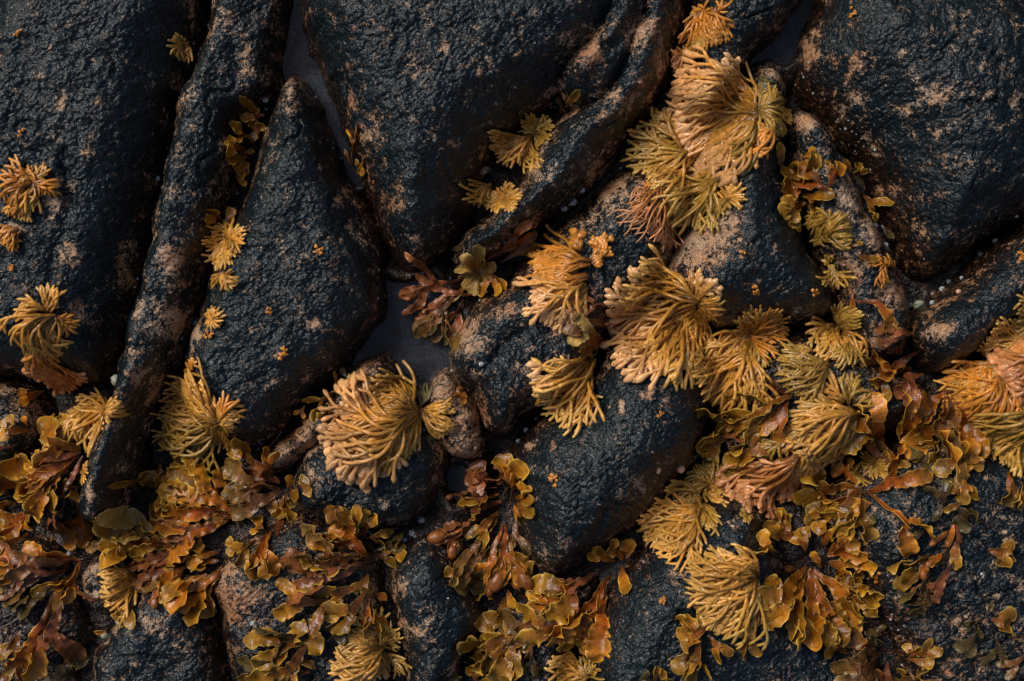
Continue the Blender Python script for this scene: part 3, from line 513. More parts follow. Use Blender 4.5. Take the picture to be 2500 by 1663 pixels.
cord_clump('long olive sheaf swept down left below the biggest clump, just above the sandy patch', [('C', 420, 1130, 185, 225, 330, 480, 20, 5, 0, 'g', 1.1), ('C', 400, 1120, 222, 240, 260, 420, 8, 0, 0, 'g', 1.1), ('C', 370, 1080, 170, 250, 100, 220, 9, 0, 2, 'p', 1.2)])
cord_clump('small yellow brush at the right end of the long olive sheaf', [('C', 450, 1270, -30, 110, 80, 130, 14, 0, 0, 'y'), ('C', 460, 1270, 190, 270, 100, 190, 9, 0, 0, 'g')])
cord_clump('tangle of thin wiry orange strands with one long feeler reaching left', [('B', 2120, 1190, 230, 285, 250, 420, 9, -15, 0, 'r', .62), ('B', 2080, 1220, 150, 195, 180, 300, 4, 45, 0, 'r', .6), ('B', 2110, 1210, 190, 330, 90, 190, 12, 60, 0, 'o', .65), ('B', 2130, 1350, 230, 280, 150, 300, 8, 30, 0, 'r', .6), ('B', 2060, 1190, 20, 160, 40, 90, 5, 30, 0, 'o', .7)])
cord_clump('limp green gold tuft with crossed cords beside the right hand folded leaves', [('C', 1090, 1400, 120, 250, 80, 160, 12, 20, 0, 'g'), ('C', 1040, 1480, 250, 300, 60, 120, 5, 0, 0, 'g')])
cord_clump('bushy green gold brush opening to the right above the rusty rock strip', [('C', 1080, 1530, 0, 80, 120, 190, 14, 0, 0, 'g'), ('F', 1075, 90, -40, 30, 120, 190, 14, -10, 0, 'g')])
cord_clump('short drooping olive tuft on the dark rock edge, left of the wiry dry stems', [('F', 1120, 340, 270, 335, 80, 150, 9, -10, 0, 'g'), ('F', 1105, 250, 230, 320, 30, 60, 5, 0, 0, 'g'), ('F', 1120, 340, 70, 110, 30, 60, 2, 0, 0, 'g')])
cord_clump('dry thin orange wiry sprig on the rusty strip at right', [('F', 1470, 320, 190, 250, 90, 200, 5, 25, 0, 'o', .7), ('F', 1470, 320, -20, 60, 60, 120, 6, 30, 0, 'o', .7), ('F', 1460, 310, 120, 190, 70, 120, 4, 30, 0, 'o', .7)])
cord_clump('orange clump with two raised antler like prongs right of the middle pool',
  [('E', 1660, 290, 158, 195, 300, 440, 16, 5, 1, 'o', 1.05), ('E', 1640, 380, 180, 212, 260, 370, 12, 5, 0, 'o'), ('E', 1630, 430, 190, 228, 280, 450, 17, 10, 2, 'p', 1.1), ('E', 1640, 440, 225, 265, 150, 260, 10, 0, 2, 'p', 1.1),
   ('E', 1600, 200, 85, 130, 70, 130, 4, 0, 2, 'o', 1.1), ('E', 1730, 250, 40, 100, 80, 170, 8, 0, 2, 'o', 1.1), ('E', 1680, 280, -40, 60, 50, 120, 7, 0, 1, 'o')])
cord_clump('wide mane of yellow cords with peach tips hanging left, at the centre of the picture',
  [('F', 255, 545, 130, 165, 350, 520, 17, 15, 1, 'y', 1.1), ('F', 245, 555, 162, 190, 430, 580, 17, 8, 2, 'p', 1.1), ('F', 240, 560, 188, 215, 450, 630, 20, 0, 2, 'p', 1.15), ('F', 240, 570, 212, 248, 380, 560, 21, -5, 1, 'y', 1.15), ('F', 250, 580, 243, 272, 300, 470, 13, -5, 2, 'p', 1.05),
   ('F', 240, 560, 180, 230, 180, 330, 10, 0, 0, 'g'), ('F', 250, 540, 60, 125, 140, 230, 12, 0, 2, 'p', 1.1), ('F', 280, 560, -75, 30, 110, 190, 14, 0, 0, 'y'), ('F', 270, 600, 270, 300, 180, 300, 6, 0, 1, 'y'), ('F', 230, 560, 195, 210, 250, 380, 4, 0, 0, 'd')])
cord_clump('slim downswept tuft with a curly green head, left of the black boulder top', [('E', 1690, 900, 195, 232, 280, 400, 12, 15, 0, 'y', 1.05), ('E', 1690, 910, 222, 258, 330, 520, 16, -5, 1, 'y', 1.1), ('E', 1620, 960, 215, 232, 300, 440, 6, 0, 2, 'p', 1.1), ('E', 1700, 860, 40, 190, 60, 180, 11, 50, 0, 'g', .7)])
cord_clump('large yellow dome with fat peach tips and a small side tail, below the middle pool',
  [('E', 575, 1235, 95, 135, 220, 330, 12, 40, 0, 'g', 1.1), ('E', 565, 1240, 130, 165, 320, 460, 17, 20, 1, 'y', 1.1), ('E', 560, 1240, 163, 195, 380, 500, 17, 8, 2, 'p', 1.15), ('E', 560, 1250, 193, 222, 420, 640, 22, 0, 2, 'p', 1.2), ('E', 565, 1255, 218, 252, 330, 480, 18, -5, 1, 'y', 1.15), ('E', 575, 1260, 245, 275, 220, 360, 11, -8, 0, 'y', 1.05),
   ('E', 600, 1240, -65, 12, 140, 260, 15, -10, 0, 'y'), ('E', 590, 1220, 25, 50, 120, 260, 3, 40, 0, 'd', .7)])
cord_clump('bushy yellow clump with loose drooping cords, right of the wide mane',
  [('F', 590, 760, 140, 200, 160, 290, 14, 25, 0, 'y', 1.05), ('F', 590, 780, 195, 235, 250, 400, 15, 10, 0, 'y', 1.1), ('F', 580, 830, 228, 262, 300, 480, 17, 0, 0, 'y', 1.1), ('F', 590, 850, 262, 292, 220, 400, 12, 0, 0, 'y', 1.05), ('F', 600, 750, 50, 120, 110, 200, 12, 0, 0, 'y', 1.1), ('F', 610, 760, -50, 40, 150, 270, 14, 0, 0, 'o'), ('F', 600, 800, 280, 330, 100, 200, 8, 0, 0, 'g')])
cord_clump('rounded pale yellow mop of cords with stubby crown, right of the bushy yellow clump',
  [('F', 1130, 700, 160, 215, 150, 250, 14, 25, 0, 'y', 1.1), ('F', 1150, 720, 215, 265, 140, 250, 15, 10, 0, 'y', 1.1), ('F', 1170, 700, 10, 120, 90, 180, 16, -10, 0, 'g'), ('F', 1200, 740, 275, 340, 120, 220, 12, -35, 0, 'y'), ('F', 1240, 780, 225, 262, 150, 280, 9, -10, 0, 'g')])
cord_clump('dull olive sheaf wedged under the rounded pale mop', [('F', 1090, 920, 180, 235, 230, 350, 20, 0, 0, 'g'), ('F', 1000, 860, 150, 180, 120, 230, 8, 0, 0, 'g')])
cord_clump('full yellow mane combed left with a dark brush behind its right side',
  [('F', 1260, 1250, 138, 165, 300, 430, 12, 25, 0, 'y', 1.1), ('F', 1270, 1270, 162, 195, 330, 460, 18, 15, 0, 'y', 1.15), ('F', 1270, 1290, 192, 226, 300, 460, 18, 5, 0, 'y', 1.15), ('F', 1260, 1290, 220, 250, 220, 330, 10, 0, 0, 'g', 1.1), ('F', 1240, 1180, 10, 100, 110, 210, 13, 0, 0, 'g')])
cord_clump('ragged orange cords with a long stray arm reaching left, near the right edge',
  [('F', 2150, 940, 172, 192, 200, 370, 7, 15, 1, 'o', 1.1), ('F', 2170, 960, 195, 250, 180, 320, 17, 0, 0, 'y'), ('F', 2180, 1000, 240, 280, 200, 400, 13, 0, 0, 'o'), ('F', 2230, 1080, 225, 290, 120, 260, 9, 0, 2, 'r', 1.1)])
cord_clump('pink orange stack of fat tips against the right edge', [('F', 2400, 900, 165, 245, 130, 280, 17, 0, 2, 'r', 1.3), ('F', 2420, 1020, 150, 240, 130, 280, 17, 0, 2, 'r', 1.35)])
cord_clump('upper olive clump cut by the right edge above the pink tips', [('F', 2420, 680, 160, 230, 140, 260, 16, 0, 0, 'g', 1.1), ('F', 2400, 520, 150, 260, 60, 130, 9, 0, 0, 'g'), ('F', 2400, 800, 170, 215, 200, 310, 9, 0, 0, 'y')])
cord_clump('tiny spiky olive tuft just left of the right edge clumps', [('F', 2110, 830, 80, 260, 50, 95, 11, 0, 0, 'g', .8)])
cord_clump('heavy green mop hanging at the right edge, lower of the edge clumps', [('F', 2420, 1220, 195, 228, 260, 420, 13, 20, 0, 'g', 1.1), ('F', 2430, 1260, 222, 262, 280, 460, 18, 5, 0, 'g', 1.1), ('F', 2440, 1300, 200, 250, 180, 300, 8, 0, 0, 'd')])
cord_clump('spiky yellow tuft with a long feathery lower left tail on the black boulder edge',
  [('I', 330, 310, 60, 190, 130, 200, 15, 10, 0, 'g'), ('I', 320, 330, -70, 55, 90, 150, 13, 0, 0, 'y'), ('I', 290, 430, 130, 200, 160, 300, 12, 0, 0, 'g'), ('I', 280, 450, 200, 232, 230, 400, 12, 0, 0, 'y', 1.05), ('I', 270, 470, 228, 252, 260, 450, 9, 10, 0, 'y', 1.05), ('I', 300, 450, 260, 320, 100, 180, 9, 0, 0, 'g'), ('H', 2200, 550, 185, 225, 150, 260, 9, 0, 0, 'y')])
cord_clump('peach clump with hanging sausage tips below the full yellow mane',
  [('I', 890, 130, 225, 262, 260, 420, 12, 0, 2, 'r', 1.15), ('I', 720, 180, 195, 245, 180, 370, 17, 5, 2, 'r', 1.15), ('I', 920, 110, 290, 350, 130, 230, 12, 0, 2, 'p', 1.3), ('I', 880, 60, 60, 240, 70, 140, 16, 0, 1, 'y', 1.1), ('I', 900, 140, 265, 290, 150, 330, 6, 0, 2, 'r', 1.15), ('I', 820, 60, 150, 185, 150, 260, 8, 0, 0, 'g')])
cord_clump('single pinkish fat tipped branch on the rock left of the hanging sausage tips', [('I', 750, 380, 215, 235, 150, 200, 3, 0, 2, 'r', 1.3), ('I', 580, 510, 100, 320, 40, 60, 9, 0, 0, 'g', .8)])
cord_clump('dense golden ball of cords beside the fan of yellow leaves at lower right',
  [('I', 630, 880, 110, 150, 200, 340, 14, 20, 0, 'y', 1.1), ('I', 620, 890, 148, 190, 260, 400, 20, 10, 0, 'y', 1.1), ('I', 610, 900, 188, 222, 300, 500, 20, 0, 0, 'y', 1.1), ('I', 620, 920, 220, 250, 300, 480, 18, 0, 1, 'y', 1.1), ('I', 640, 930, 250, 285, 200, 420, 12, 0, 0, 'g', 1.0), ('I', 500, 1000, 200, 260, 120, 260, 8, 0, 1, 'p', 1.1)])
cord_clump('small spiky olive rosette under the tall folded leaves at right', [('I', 1390, 185, 0, 350, 70, 120, 20, 0, 0, 'g', .95), ('I', 1300, 255, 90, 280, 50, 100, 9, 0, 0, 'g', .9)])
cord_clump('tiny olive tuft peeping out below the full yellow mane', [('I', 1170, 60, 180, 360, 50, 90, 9, 0, 0, 'g', .9)])
cord_clump('yellow cords mixed into the left side of the leafy heap at lower left', [('G', 880, 900, 150, 215, 140, 250, 14, 10, 0, 'y'), ('G', 870, 930, 210, 255, 150, 270, 12, 0, 0, 'y')])
cord_clump('few thin yellow prongs right of the orange leaves on the left', [('G', 545, 225, 20, 80, 40, 70, 4, 0, 0, 'y', .8), ('G', 540, 220, 250, 310, 50, 90, 4, 0, 0, 'y', .8)])
cord_clump('golden mop with one pink lump at the bottom edge left of centre',
  [('H', 330, 1330, 145, 200, 180, 310, 14, 10, 0, 'y', 1.1), ('H', 340, 1370, 190, 230, 200, 360, 14, 0, 0, 'y', 1.1), ('H', 340, 1390, 228, 290, 120, 250, 12, 0, 1, 'p', 1.15), ('H', 350, 1330, 0, 95, 80, 170, 15, 0, 0, 'g', .8), ('H', 330, 1280, 110, 170, 80, 160, 6, 0, 0, 'g'), ('H', 380, 1400, 270, 340, 90, 190, 8, 0, 0, 'g')])
cord_clump('golden mop half cut by the bottom edge at the centre', [('H', 1650, 1530, 140, 200, 160, 270, 15, 10, 0, 'y', 1.1), ('H', 1660, 1520, 30, 130, 80, 150, 9, 0, 0, 'g', .8), ('H', 1640, 1580, 200, 300, 90, 170, 9, 0, 0, 'y')])
for (c, x, y, s, lb) in [('D', 2030, 215, 1.0, 'minute orange sprout on the upper face of the teardrop rock'), ('D', 1805, 870, 1.4, 'little branched orange sprout on the lower face of the teardrop rock'), ('D', 1722, 600, .7, 'orange speck of a sprout at the middle of the teardrop rock'),
                     ('D', 80, 330, .7, 'orange speck on the far left rock'), ('A', 120, 215, .6, 'orange speck near the upper left corner'), ('A', 135, 850, .7, 'orange speck above the bow tie tuft'), ('C', 1250, 85, .8, 'orange speck at the top of the huge right boulder'),
                     ('F', 635, 465, .9, 'small yellow sprout on the dark rock above the bushy yellow clump'), ('F', 1015, 485, .9, 'small yellow sprout left of the drooping olive tuft'), ('F', 545, 235, .6, 'yellow speck beside the sandy patch'), ('F', 2340, 250, 1.0, 'orange sprout at the right edge above the rock nose'),
                     ('I', 1405, 900, .9, 'tiny orange star shaped sprout right of the fan of yellow leaves'), ('I', 50, 1050, 1.0, 'orange forked sprout left of the dense golden ball'), ('H', 1440, 285, 1.2, 'little twisted yellow scrap on the black boulder'), ('E', 2125, 1260, .7, 'yellow speck on top of the black boulder'), ('D', 1330, 750, .9, 'orange thread sprout under the round rosette')]:
    cord_clump(lb, [(c, x, y, 0, 350, 20 * s, 34 * s, 5, 0, 1, 'o', .62, .6)], 'tiny orange sprouts dotted over bare rock')

# ------------------------------------------------------------------ flat leafy wrack
BP = {  # base, middle, tip, rim (brighter, edge light painted in)
 'o': ((.13, .022, .007), (.40, .092, .008), (.50, .190, .014), (.86, .42, .05)),
 'y': ((.17, .034, .008), (.42, .130, .009), (.50, .225, .015), (.92, .54, .09)),
 'g': ((.11, .026, .007), (.25, .080, .007), (.35, .175, .015), (.78, .46, .07)),
 'b': ((.10, .030, .014), (.20, .070, .020), (.22, .12, .028), (.36, .19, .05)),
 'r': ((.14, .040, .020), (.30, .085, .030), (.30, .10, .030), (.40, .15, .05)),
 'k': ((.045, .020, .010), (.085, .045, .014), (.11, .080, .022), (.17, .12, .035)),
 'm': ((.18, .060, .02), (.44, .24, .05), (.60, .38, .11), (.78, .56, .20)),
}
UU = np.array([-1, -.90, -.72, -.40, 0, .40, .72, .90, 1.0])
def leaf_frond(R, root, ang, L, w, curl, pal, levels, lift, ruff=1.0):
    Vs, Fs, Cs, tips = [], [], [], []; off = 0
    base, mid, end, rim = [np.array(c) for c in BP[pal]]
    step = .0019; kc = curl / L; gain = R.uniform(.8, 1.2); layer = R.uniform(0, .004)
    def run(p, h, s, lev, sp, w0, w1, z0, rollb):
        nonlocal off
        last = lev >= levels
        seg = (L - s) if last else (L - s) * R.uniform(.42, .62)
        n = max(5, int(seg / step)); ds = seg / n; x, y = p; pts = []; ph = R.uniform(0, 6)
        for i in range(n + 1):
            pts.append((x, y)); h += kc * ds + .06 * math.sin(ph + i * .3)
            x += math.cos(h + sp) * ds; y += math.sin(h + sp) * ds; sp *= .93
        pts = np.array(pts); tt = np.linspace(0, 1, n + 1); ss = s + tt * seg; t = ss / L
        Hh = samp(HBS, pts[:, 0], pts[:, 1])
        z = Hh + .002 + .40 * w + layer + lift * np.sin(np.pi * np.clip(t, 0, 1) * .9 + .1)
        if z0 is not None: z = z + (z0 - z[0]) * np.exp(-np.arange(n + 1) * .3)
        wd = w0 + (w1 - w0) * np.clip(tt * 1.6, 0, 1)
        if lev == 0: wd = wd * np.clip(.16 + .84 * tt, 0, 1)
        if last:
            e = np.clip((tt - .55) / .45, 0, 1); wd = wd * (1 + .30 * np.sin(np.pi * np.clip(tt * .9, 0, 1))) * np.sqrt(np.clip(1 - e ** 2.6, .004, 1))
        P = np.column_stack([pts, z])
        T = np.gradient(P, axis=0); T /= np.linalg.norm(T, axis=1)[:, None]
        S = np.cross(np.array([0, 0, 1.0]), T); S /= np.linalg.norm(S, axis=1)[:, None]; U = np.cross(T, S)
        roll = rollb + math.radians(R.uniform(-50, 50)) * np.sin(tt * R.uniform(1.5, 3.0)) * ruff
        c_, s_ = np.cos(roll)[:, None], np.sin(roll)[:, None]
        S2 = S * c_ + U * s_; U2 = U * c_ - S * s_
        lam = R.uniform(.012, .022); amp = R.uniform(.18, .42) * ruff; cup = R.uniform(-.15, .65) * ruff; p1, p2 = R.uniform(0, 6), R.uniform(0, 6)
        u = UU[None, :]; au = np.abs(u)
        phs = np.where(u > 0, p1, p2)
        wave = np.sin(ss[:, None] * 2 * np.pi / lam + phs + .8 * np.sin(ss[:, None] * 260 + phs)) * au ** 2.2 * amp * (np.clip(tt * 4, 0, 1)[:, None] if lev else 1)
        fine = .05 * np.sin(ss[:, None] * 2 * np.pi / .0052 + phs * 3) * au ** 3
        wN = (wave + fine + cup * au ** 2) * wd[:, None] + .0007 * np.exp(-(u * wd[:, None] / .0016) ** 2)
        wS = u * wd[:, None] * (1 - .18 * np.abs(wave) + .07 * np.sin(ss[:, None] * 2 * np.pi / .009 + phs) * au)
        G = P[:, None] + S2[:, None] * wS[..., None] + U2[:, None] * wN[..., None]
        gz = np.maximum(samp(HMAP, G[..., 0], G[..., 1]), ZW) + .0012
        G[..., 2] = np.maximum(G[..., 2], gz)
        thick = .0010 - .0004 * au
        B = G - U2[:, None] * np.broadcast_to(thick, G.shape[:2])[..., None]
        m = n + 1; k = 9
        V = np.concatenate([G.reshape(-1, 3), B.reshape(-1, 3)]); o2 = m * k
        i = np.arange(m - 1)[:, None] * k; j = np.arange(k - 1)[None]
        top = np.stack([i + j, i + k + j, i + k + j + 1, i + j + 1], -1).reshape(-1, 4)[:, ::-1]
        bot = (np.stack([i + j, i + k + j, i + k + j + 1, i + j + 1], -1).reshape(-1, 4) + o2)
        i1 = np.arange(m - 1) * k
        r1 = np.stack([i1, i1 + k, i1 + k + o2, i1 + o2], -1); r2 = np.stack([i1 + k - 1, i1 + k - 1 + o2, i1 + 2 * k - 1 + o2, i1 + 2 * k - 1], -1)
        je = np.arange(k - 1) + (m - 1) * k; r3 = np.stack([je, je + o2, je + 1 + o2, je + 1], -1)
        F = np.vstack([top, bot, r1, r2, r3])
        tc = t[:, None, None]
        col = np.where(tc < .5, base + (mid - base) * np.clip(tc * 2.4, 0, 1), mid + (end - mid) * np.clip((tc - .45) * 2.2, 0, 1))
        col = np.broadcast_to(col, (m, k, 3)).copy()
        rw = (au ** 8)[..., None] * .95; col = col * (1 - rw) + rim * rw * np.clip(.4 + t[:, None, None], 0, 1) + col * rw * 0  # blade edges coloured brighter, light along the edge put into the tint
        if last: endw = np.clip((tt - .93) / .07, 0, 1)[:, None, None] * .6; col = col * (1 - endw) + rim * endw
        mr = np.exp(-(u / .16) ** 2)[..., None] * .45 * np.clip(1.2 - t, 0, 1)[:, None, None]; col = col * (1 - mr) + mr * (mid * 1.25)
        blot = np.clip(perlin(pts[:, 0] * 60 + p1, pts[:, 1] * 60, 50) * 1.2, -.4, .4)[:, None, None]
        col = col * (1 + blot) * gain
        cc = col.reshape(-1, 3)
        Vs.append(V); Fs.append(F + off); Cs.append(np.concatenate([cc, cc])); off += len(V)
        if last: tips.append((P[-3], wd.max(), h))
        else:
            hw = wd[-1]
            for sg in (1, -1):
                a = math.radians(R.uniform(18, 34)); nx_, ny_ = -math.sin(h + sp), math.cos(h + sp)
                bk = hw * .55
                q = (pts[-1, 0] + sg * nx_ * hw * .45 - math.cos(h) * bk, pts[-1, 1] + sg * ny_ * hw * .45 - math.sin(h) * bk)
                run(q, h + sg * a * .5, s + seg, lev + 1 if R.random() > .15 else levels, sg * a * .7, hw * .62, w * R.uniform(.75, 1.1), z[-1], roll[-1])
    run(root, ang, 0, 0, 0, w, w, None, math.radians(R.uniform(-30, 30)) * ruff)
    return np.vstack(Vs), np.vstack(Fs), np.clip(np.vstack(Cs), 0, 1), tips
def blob(cx, cy, cz, r, sx, sy, sz, ang, R, nu=14, nv=9, lump=.12):
    th = np.linspace(0, np.pi, nv); ph = np.arange(nu) * 2 * np.pi / nu
    T_, P_ = np.meshgrid(th, ph, indexing='ij'); s0 = R.uniform(0, 50)
    rr = r * (1 + lump * perlin(np.cos(P_) * np.sin(T_) * 2.2 + s0, np.cos(T_) * 2.2 + np.sin(P_) * np.sin(T_) * 1.7, 60))
    x = rr * np.sin(T_) * np.cos(P_) * sx; y = rr * np.sin(T_) * np.sin(P_) * sy; z = rr * np.cos(T_) * sz
    V = np.stack([cx + x * math.cos(ang) - y * math.sin(ang), cy + x * math.sin(ang) + y * math.cos(ang), cz + z], -1).reshape(-1, 3)
    i = np.arange(nv - 1)[:, None] * nu; j = np.arange(nu)[None]; jn = (j + 1) % nu
    return V, np.stack([i + j, i + nu + j, i + nu + jn, i + jn], -1).reshape(-1, 4)
LEAVES = 'clumps of flat leafy wrack with ruffled lobes'
def leaf_clump(label, fr, group=LEAVES, name='leafy_wrack'):
    R = random.Random(hash_(label)); c, x, y = fr[0][:3]; rx, ry, rz = ground(*K(c, x, y))
    e = empty(name, (rx, ry, rz)); tag(e, label, 'seaweed', group)
    for f in fr:
        c, x, y, a, L, w, curl, pal = f[:8]; lev = f[8] if len(f) > 8 else 1; opt = f[9] if len(f) > 9 else ''
        sx, sy, sz = ground(*K(c, x, y)); Lm = L * ZS * PX * 1.14; wm_ = w * ZS * PX * .54
        V, F, CC, tips = leaf_frond(R, (sx, sy), math.radians(a), Lm, wm_, math.radians(curl), pal, lev, min(Lm * R.uniform(.10, .22), .016), 1.0)
        fo = mesh('frond', V, F, BLADE, parent=e, loc=(rx, ry, rz), cols=CC)
        if 'b' in opt:
            for (p, ww, h) in tips:
                r = max(ww * .85, .0045) * R.uniform(.8, 1.1)
                BV, BF = blob(p[0], p[1], p[2] + r * .3, r, 1.35, .9, .8, h, R)
                bc = np.array((.36, .12, .030)) * R.uniform(.7, 1.1)
                mesh('air_bladder', BV, BF, BLADE, parent=fo, loc=(rx, ry, rz), cols=np.tile(bc, (len(BV), 1)))
    return e
# crop, x, y, angle, length, width, curl, palette, fork levels, options
leaf_clump('column of small golden lobes in the narrow cleft left of the teardrop rock', [('A', 1690, 740, 170, 150, 60, 20, 'y'), ('A', 1620, 750, 60, 60, 50, 0, 'y', 0), ('A', 1650, 860, 110, 95, 70, -30, 'y'), ('A', 1620, 900, 150, 140, 80, 10, 'y'), ('A', 1610, 920, 80, 70, 60, -10, 'y', 0), ('A', 1570, 960, 170, 100, 70, 0, 'y'),
   ('A', 1550, 980, 20, 70, 40, -30, 'y', 0), ('A', 1580, 1000, 220, 110, 70, 10, 'y'), ('A', 1590, 1080, 190, 90, 60, 10, 'y'), ('A', 1580, 1120, 80, 60, 40, 0, 'y', 0), ('A', 1500, 1120, 300, 90, 45, 20, 'y', 0)])
leaf_clump('three small olive gold lobes just above the shaggy golden ball', [('A', 1440, 1420, 150, 100, 60, 10, 'g'), ('A', 1450, 1410, 70, 80, 70, -20, 'y', 0), ('A', 1430, 1440, 40, 80, 50, 0, 'g', 0), ('A', 1440, 1430, 230, 80, 60, 0, 'y', 0)])
leaf_clump('pale yellow rosette of scalloped lobes at the upper edge of the middle pool', [('E', 960, 350, a, L, 78, 0, 'm', 0) for a, L in ((100, 140), (130, 120), (165, 130), (200, 120), (60, 130), (30, 110), (235, 130), (265, 140), (290, 150), (320, 100), (0, 90), (150, 70), (80, 60))] + [('E', 1010, 330, 285, 190, 60, 20, 'y'), ('E', 1040, 360, 300, 130, 60, 20, 'y', 0), ('E', 900, 420, 215, 150, 60, 0, 'g', 0)])
leaf_clump('dark red brown antler like fronds reaching over the middle pool', [('E', 860, 395, 195, 400, 50, -30, 'r', 1), ('E', 940, 490, 198, 380, 50, -25, 'r', 1), ('E', 830, 470, 225, 360, 60, 15, 'b', 1), ('E', 800, 520, 240, 340, 75, 10, 'b', 1), ('E', 780, 540, 205, 300, 60, 10, 'r', 1), ('E', 860, 530, 262, 220, 50, -10, 'r', 1), ('E', 760, 560, 250, 260, 70, 0, 'k', 1), ('E', 720, 430, 215, 260, 60, 0, 'r', 1), ('E', 740, 520, 268, 260, 90, 0, 'b', 0)])
leaf_clump('dark wine red blades in the crevice right of the pale rosette', [('E', 1060, 250, 20, 300, 55, 10, 'r', 1), ('E', 1100, 290, 15, 260, 50, 20, 'b', 1), ('E', 1080, 240, 40, 130, 40, -20, 'b', 0)])
leaf_clump('folded translucent brown leaves left of the wide mane', [('E', 1760, 790, 165, 260, 80, 0, 'm', 1), ('E', 1700, 750, 150, 200, 80, 30, 'b', 0), ('E', 1780, 720, 130, 150, 50, 30, 'b', 0), ('E', 1800, 560, 200, 200, 50, -30, 'r', 1), ('E', 1640, 540, 250, 80, 70, 0, 'r', 0, 'b'), ('E', 1790, 780, 190, 200, 60, 0, 'o', 1)])
leaf_clump('single broad crumpled olive and orange leaf group, right of the biggest clump', [('C', 1080, 1210, 150, 270, 110, -10, 'o', 1), ('C', 1040, 1180, 118, 220, 110, 0, 'g', 1), ('C', 1100, 1200, 75, 180, 90, 0, 'o', 1), ('C', 960, 1120, 195, 180, 90, 0, 'g', 1), ('C', 800, 1100, 110, 160, 60, 10, 'g', 0), ('C', 930, 1010, 30, 80, 40, 0, 'y', 1)])
leaf_clump('pale olive lobes hanging below the crumpled leaf group', [('C', 900, 1215, 320, 210, 70, 40, 'g', 1), ('C', 950, 1300, 195, 190, 90, 20, 'y', 1), ('C', 900, 1330, 230, 160, 80, 0, 'g', 1), ('C', 900, 1360, 280, 110, 60, 0, 'g', 0)])
leaf_clump('two small olive leaves on the dark slope of the huge right boulder', [('C', 1260, 1110, 20, 100, 50, 10, 'g', 1), ('C', 1250, 1100, 110, 90, 40, 0, 'g', 0), ('C', 1260, 1110, 320, 100, 40, 0, 'k', 0)])
leaf_clump('lone twisted olive leaf beside the white barnacle at right', [('C', 1330, 1240, 310, 190, 70, -10, 'g', 1), ('C', 1440, 1440, 300, 100, 50, 0, 'k', 0)])
leaf_clump('thin olive leaf pair above the dry wiry sprig', [('F', 1260, 230, 320, 150, 50, 20, 'g', 0), ('F', 1240, 190, 15, 70, 40, 0, 'g', 0)])
leaf_clump('curling red brown ribbons on the right, above the tall folded leaves', [('F', 1290, 545, 10, 270, 75, -90, 'o', 0), ('F', 1460, 600, 285, 150, 90, 0, 'g', 0), ('F', 1640, 740, 190, 260, 80, 10, 'r', 1), ('F', 1670, 860, 235, 190, 80, -50, 'r', 0), ('F', 1620, 970, 165, 330, 110, 20, 'o', 1), ('F', 1400, 930, 180, 120, 90, 0, 'g', 0), ('F', 1420, 960, 275, 190, 60, -10, 'g', 0), ('F', 1640, 740, 80, 60, 30, 0, 'r', 0), ('F', 1250, 480, 265, 110, 40, 0, 'o', 0), ('F', 1610, 990, 260, 220, 90, -20, 'r', 1), ('F', 1700, 1000, 200, 140, 50, 0, 'r', 0), ('F', 1560, 810, 290, 60, 50, 0, 'r', 0)])
leaf_clump('tall folded olive leaves rising from a rusty base, lower right', [('F', 1540, 1560, 112, 470, 110, 12, 'o', 1), ('F', 1520, 1530, 128, 420, 110, 10, 'g', 1), ('F', 1560, 1540, 85, 440, 100, 10, 'o', 1), ('F', 1500, 1560, 140, 300, 100, 0, 'r', 0), ('F', 1580, 1540, 55, 240, 80, -20, 'g', 1), ('F', 1580, 1480, 70, 260, 90, 0, 'r', 0)])
leaf_clump('long brown folded blades spreading down from a peak, near the right edge', [('F', 1880, 1115, 245, 500, 130, -15, 'o', 1), ('F', 1890, 1110, 265, 430, 150, 10, 'b', 1), ('F', 1870, 1110, 228, 340, 120, 0, 'o', 0), ('F', 1920, 1150, 285, 400, 110, -20, 'o', 1), ('F', 1860, 1380, 225, 260, 80, 0, 'g', 1), ('F', 1740, 1130, 250, 240, 70, 0, 'b', 1), ('F', 1780, 1180, 235, 250, 80, 0, 'r', 0)])
leaf_clump('small olive lobes beneath the long brown folded blades', [('I', 1760, 130, 190, 150, 80, 0, 'k', 1), ('I', 1880, 60, 265, 230, 100, 0, 'g', 1), ('I', 1930, 40, 290, 180, 70, 0, 'g', 1), ('I', 1540, 200, 150, 90, 60, 0, 'g', 1), ('I', 1500, 170, 0, 90, 50, 0, 'g', 0)])
leaf_clump('olive and orange leaves packed below the bushy yellow clump', [('F', 860, 1140, 200, 380, 110, 10, 'g', 1), ('F', 840, 1150, 215, 460, 100, 0, 'g', 1), ('F', 700, 1250, 190, 440, 90, 0, 'g', 1), ('F', 840, 1150, 235, 300, 110, 0, 'o', 1), ('F', 700, 1330, 205, 280, 90, -20, 'g', 1), ('F', 640, 1320, 200, 130, 80, 0, 'r', 0), ('F', 480, 1380, 225, 240, 90, 0, 'g', 1), ('F', 450, 1400, 200, 210, 90, 0, 'm', 1), ('F', 760, 1100, 270, 240, 90, 10, 'o', 0), ('F', 860, 1140, 160, 160, 90, 0, 'r', 0)])
leaf_clump('olive leaf pouch threaded through the hanging peach tips', [('I', 740, 110, 170, 290, 110, 20, 'g', 1), ('I', 700, 150, 215, 240, 110, 0, 'g', 1), ('I', 560, 100, 250, 200, 90, 0, 'g', 1), ('I', 620, 60, 170, 180, 80, 0, 'r', 0), ('I', 300, 60, 270, 130, 80, 0, 'k', 1)])
leaf_clump('pair of long orange tongues with olive tips pointing right', [('I', 1340, 355, 22, 380, 100, 10, 'o', 1), ('I', 1360, 370, 320, 420, 90, -20, 'o', 1), ('I', 1380, 430, 185, 120, 50, 0, 'y', 0), ('I', 1360, 430, 215, 120, 80, 0, 'y', 0)])
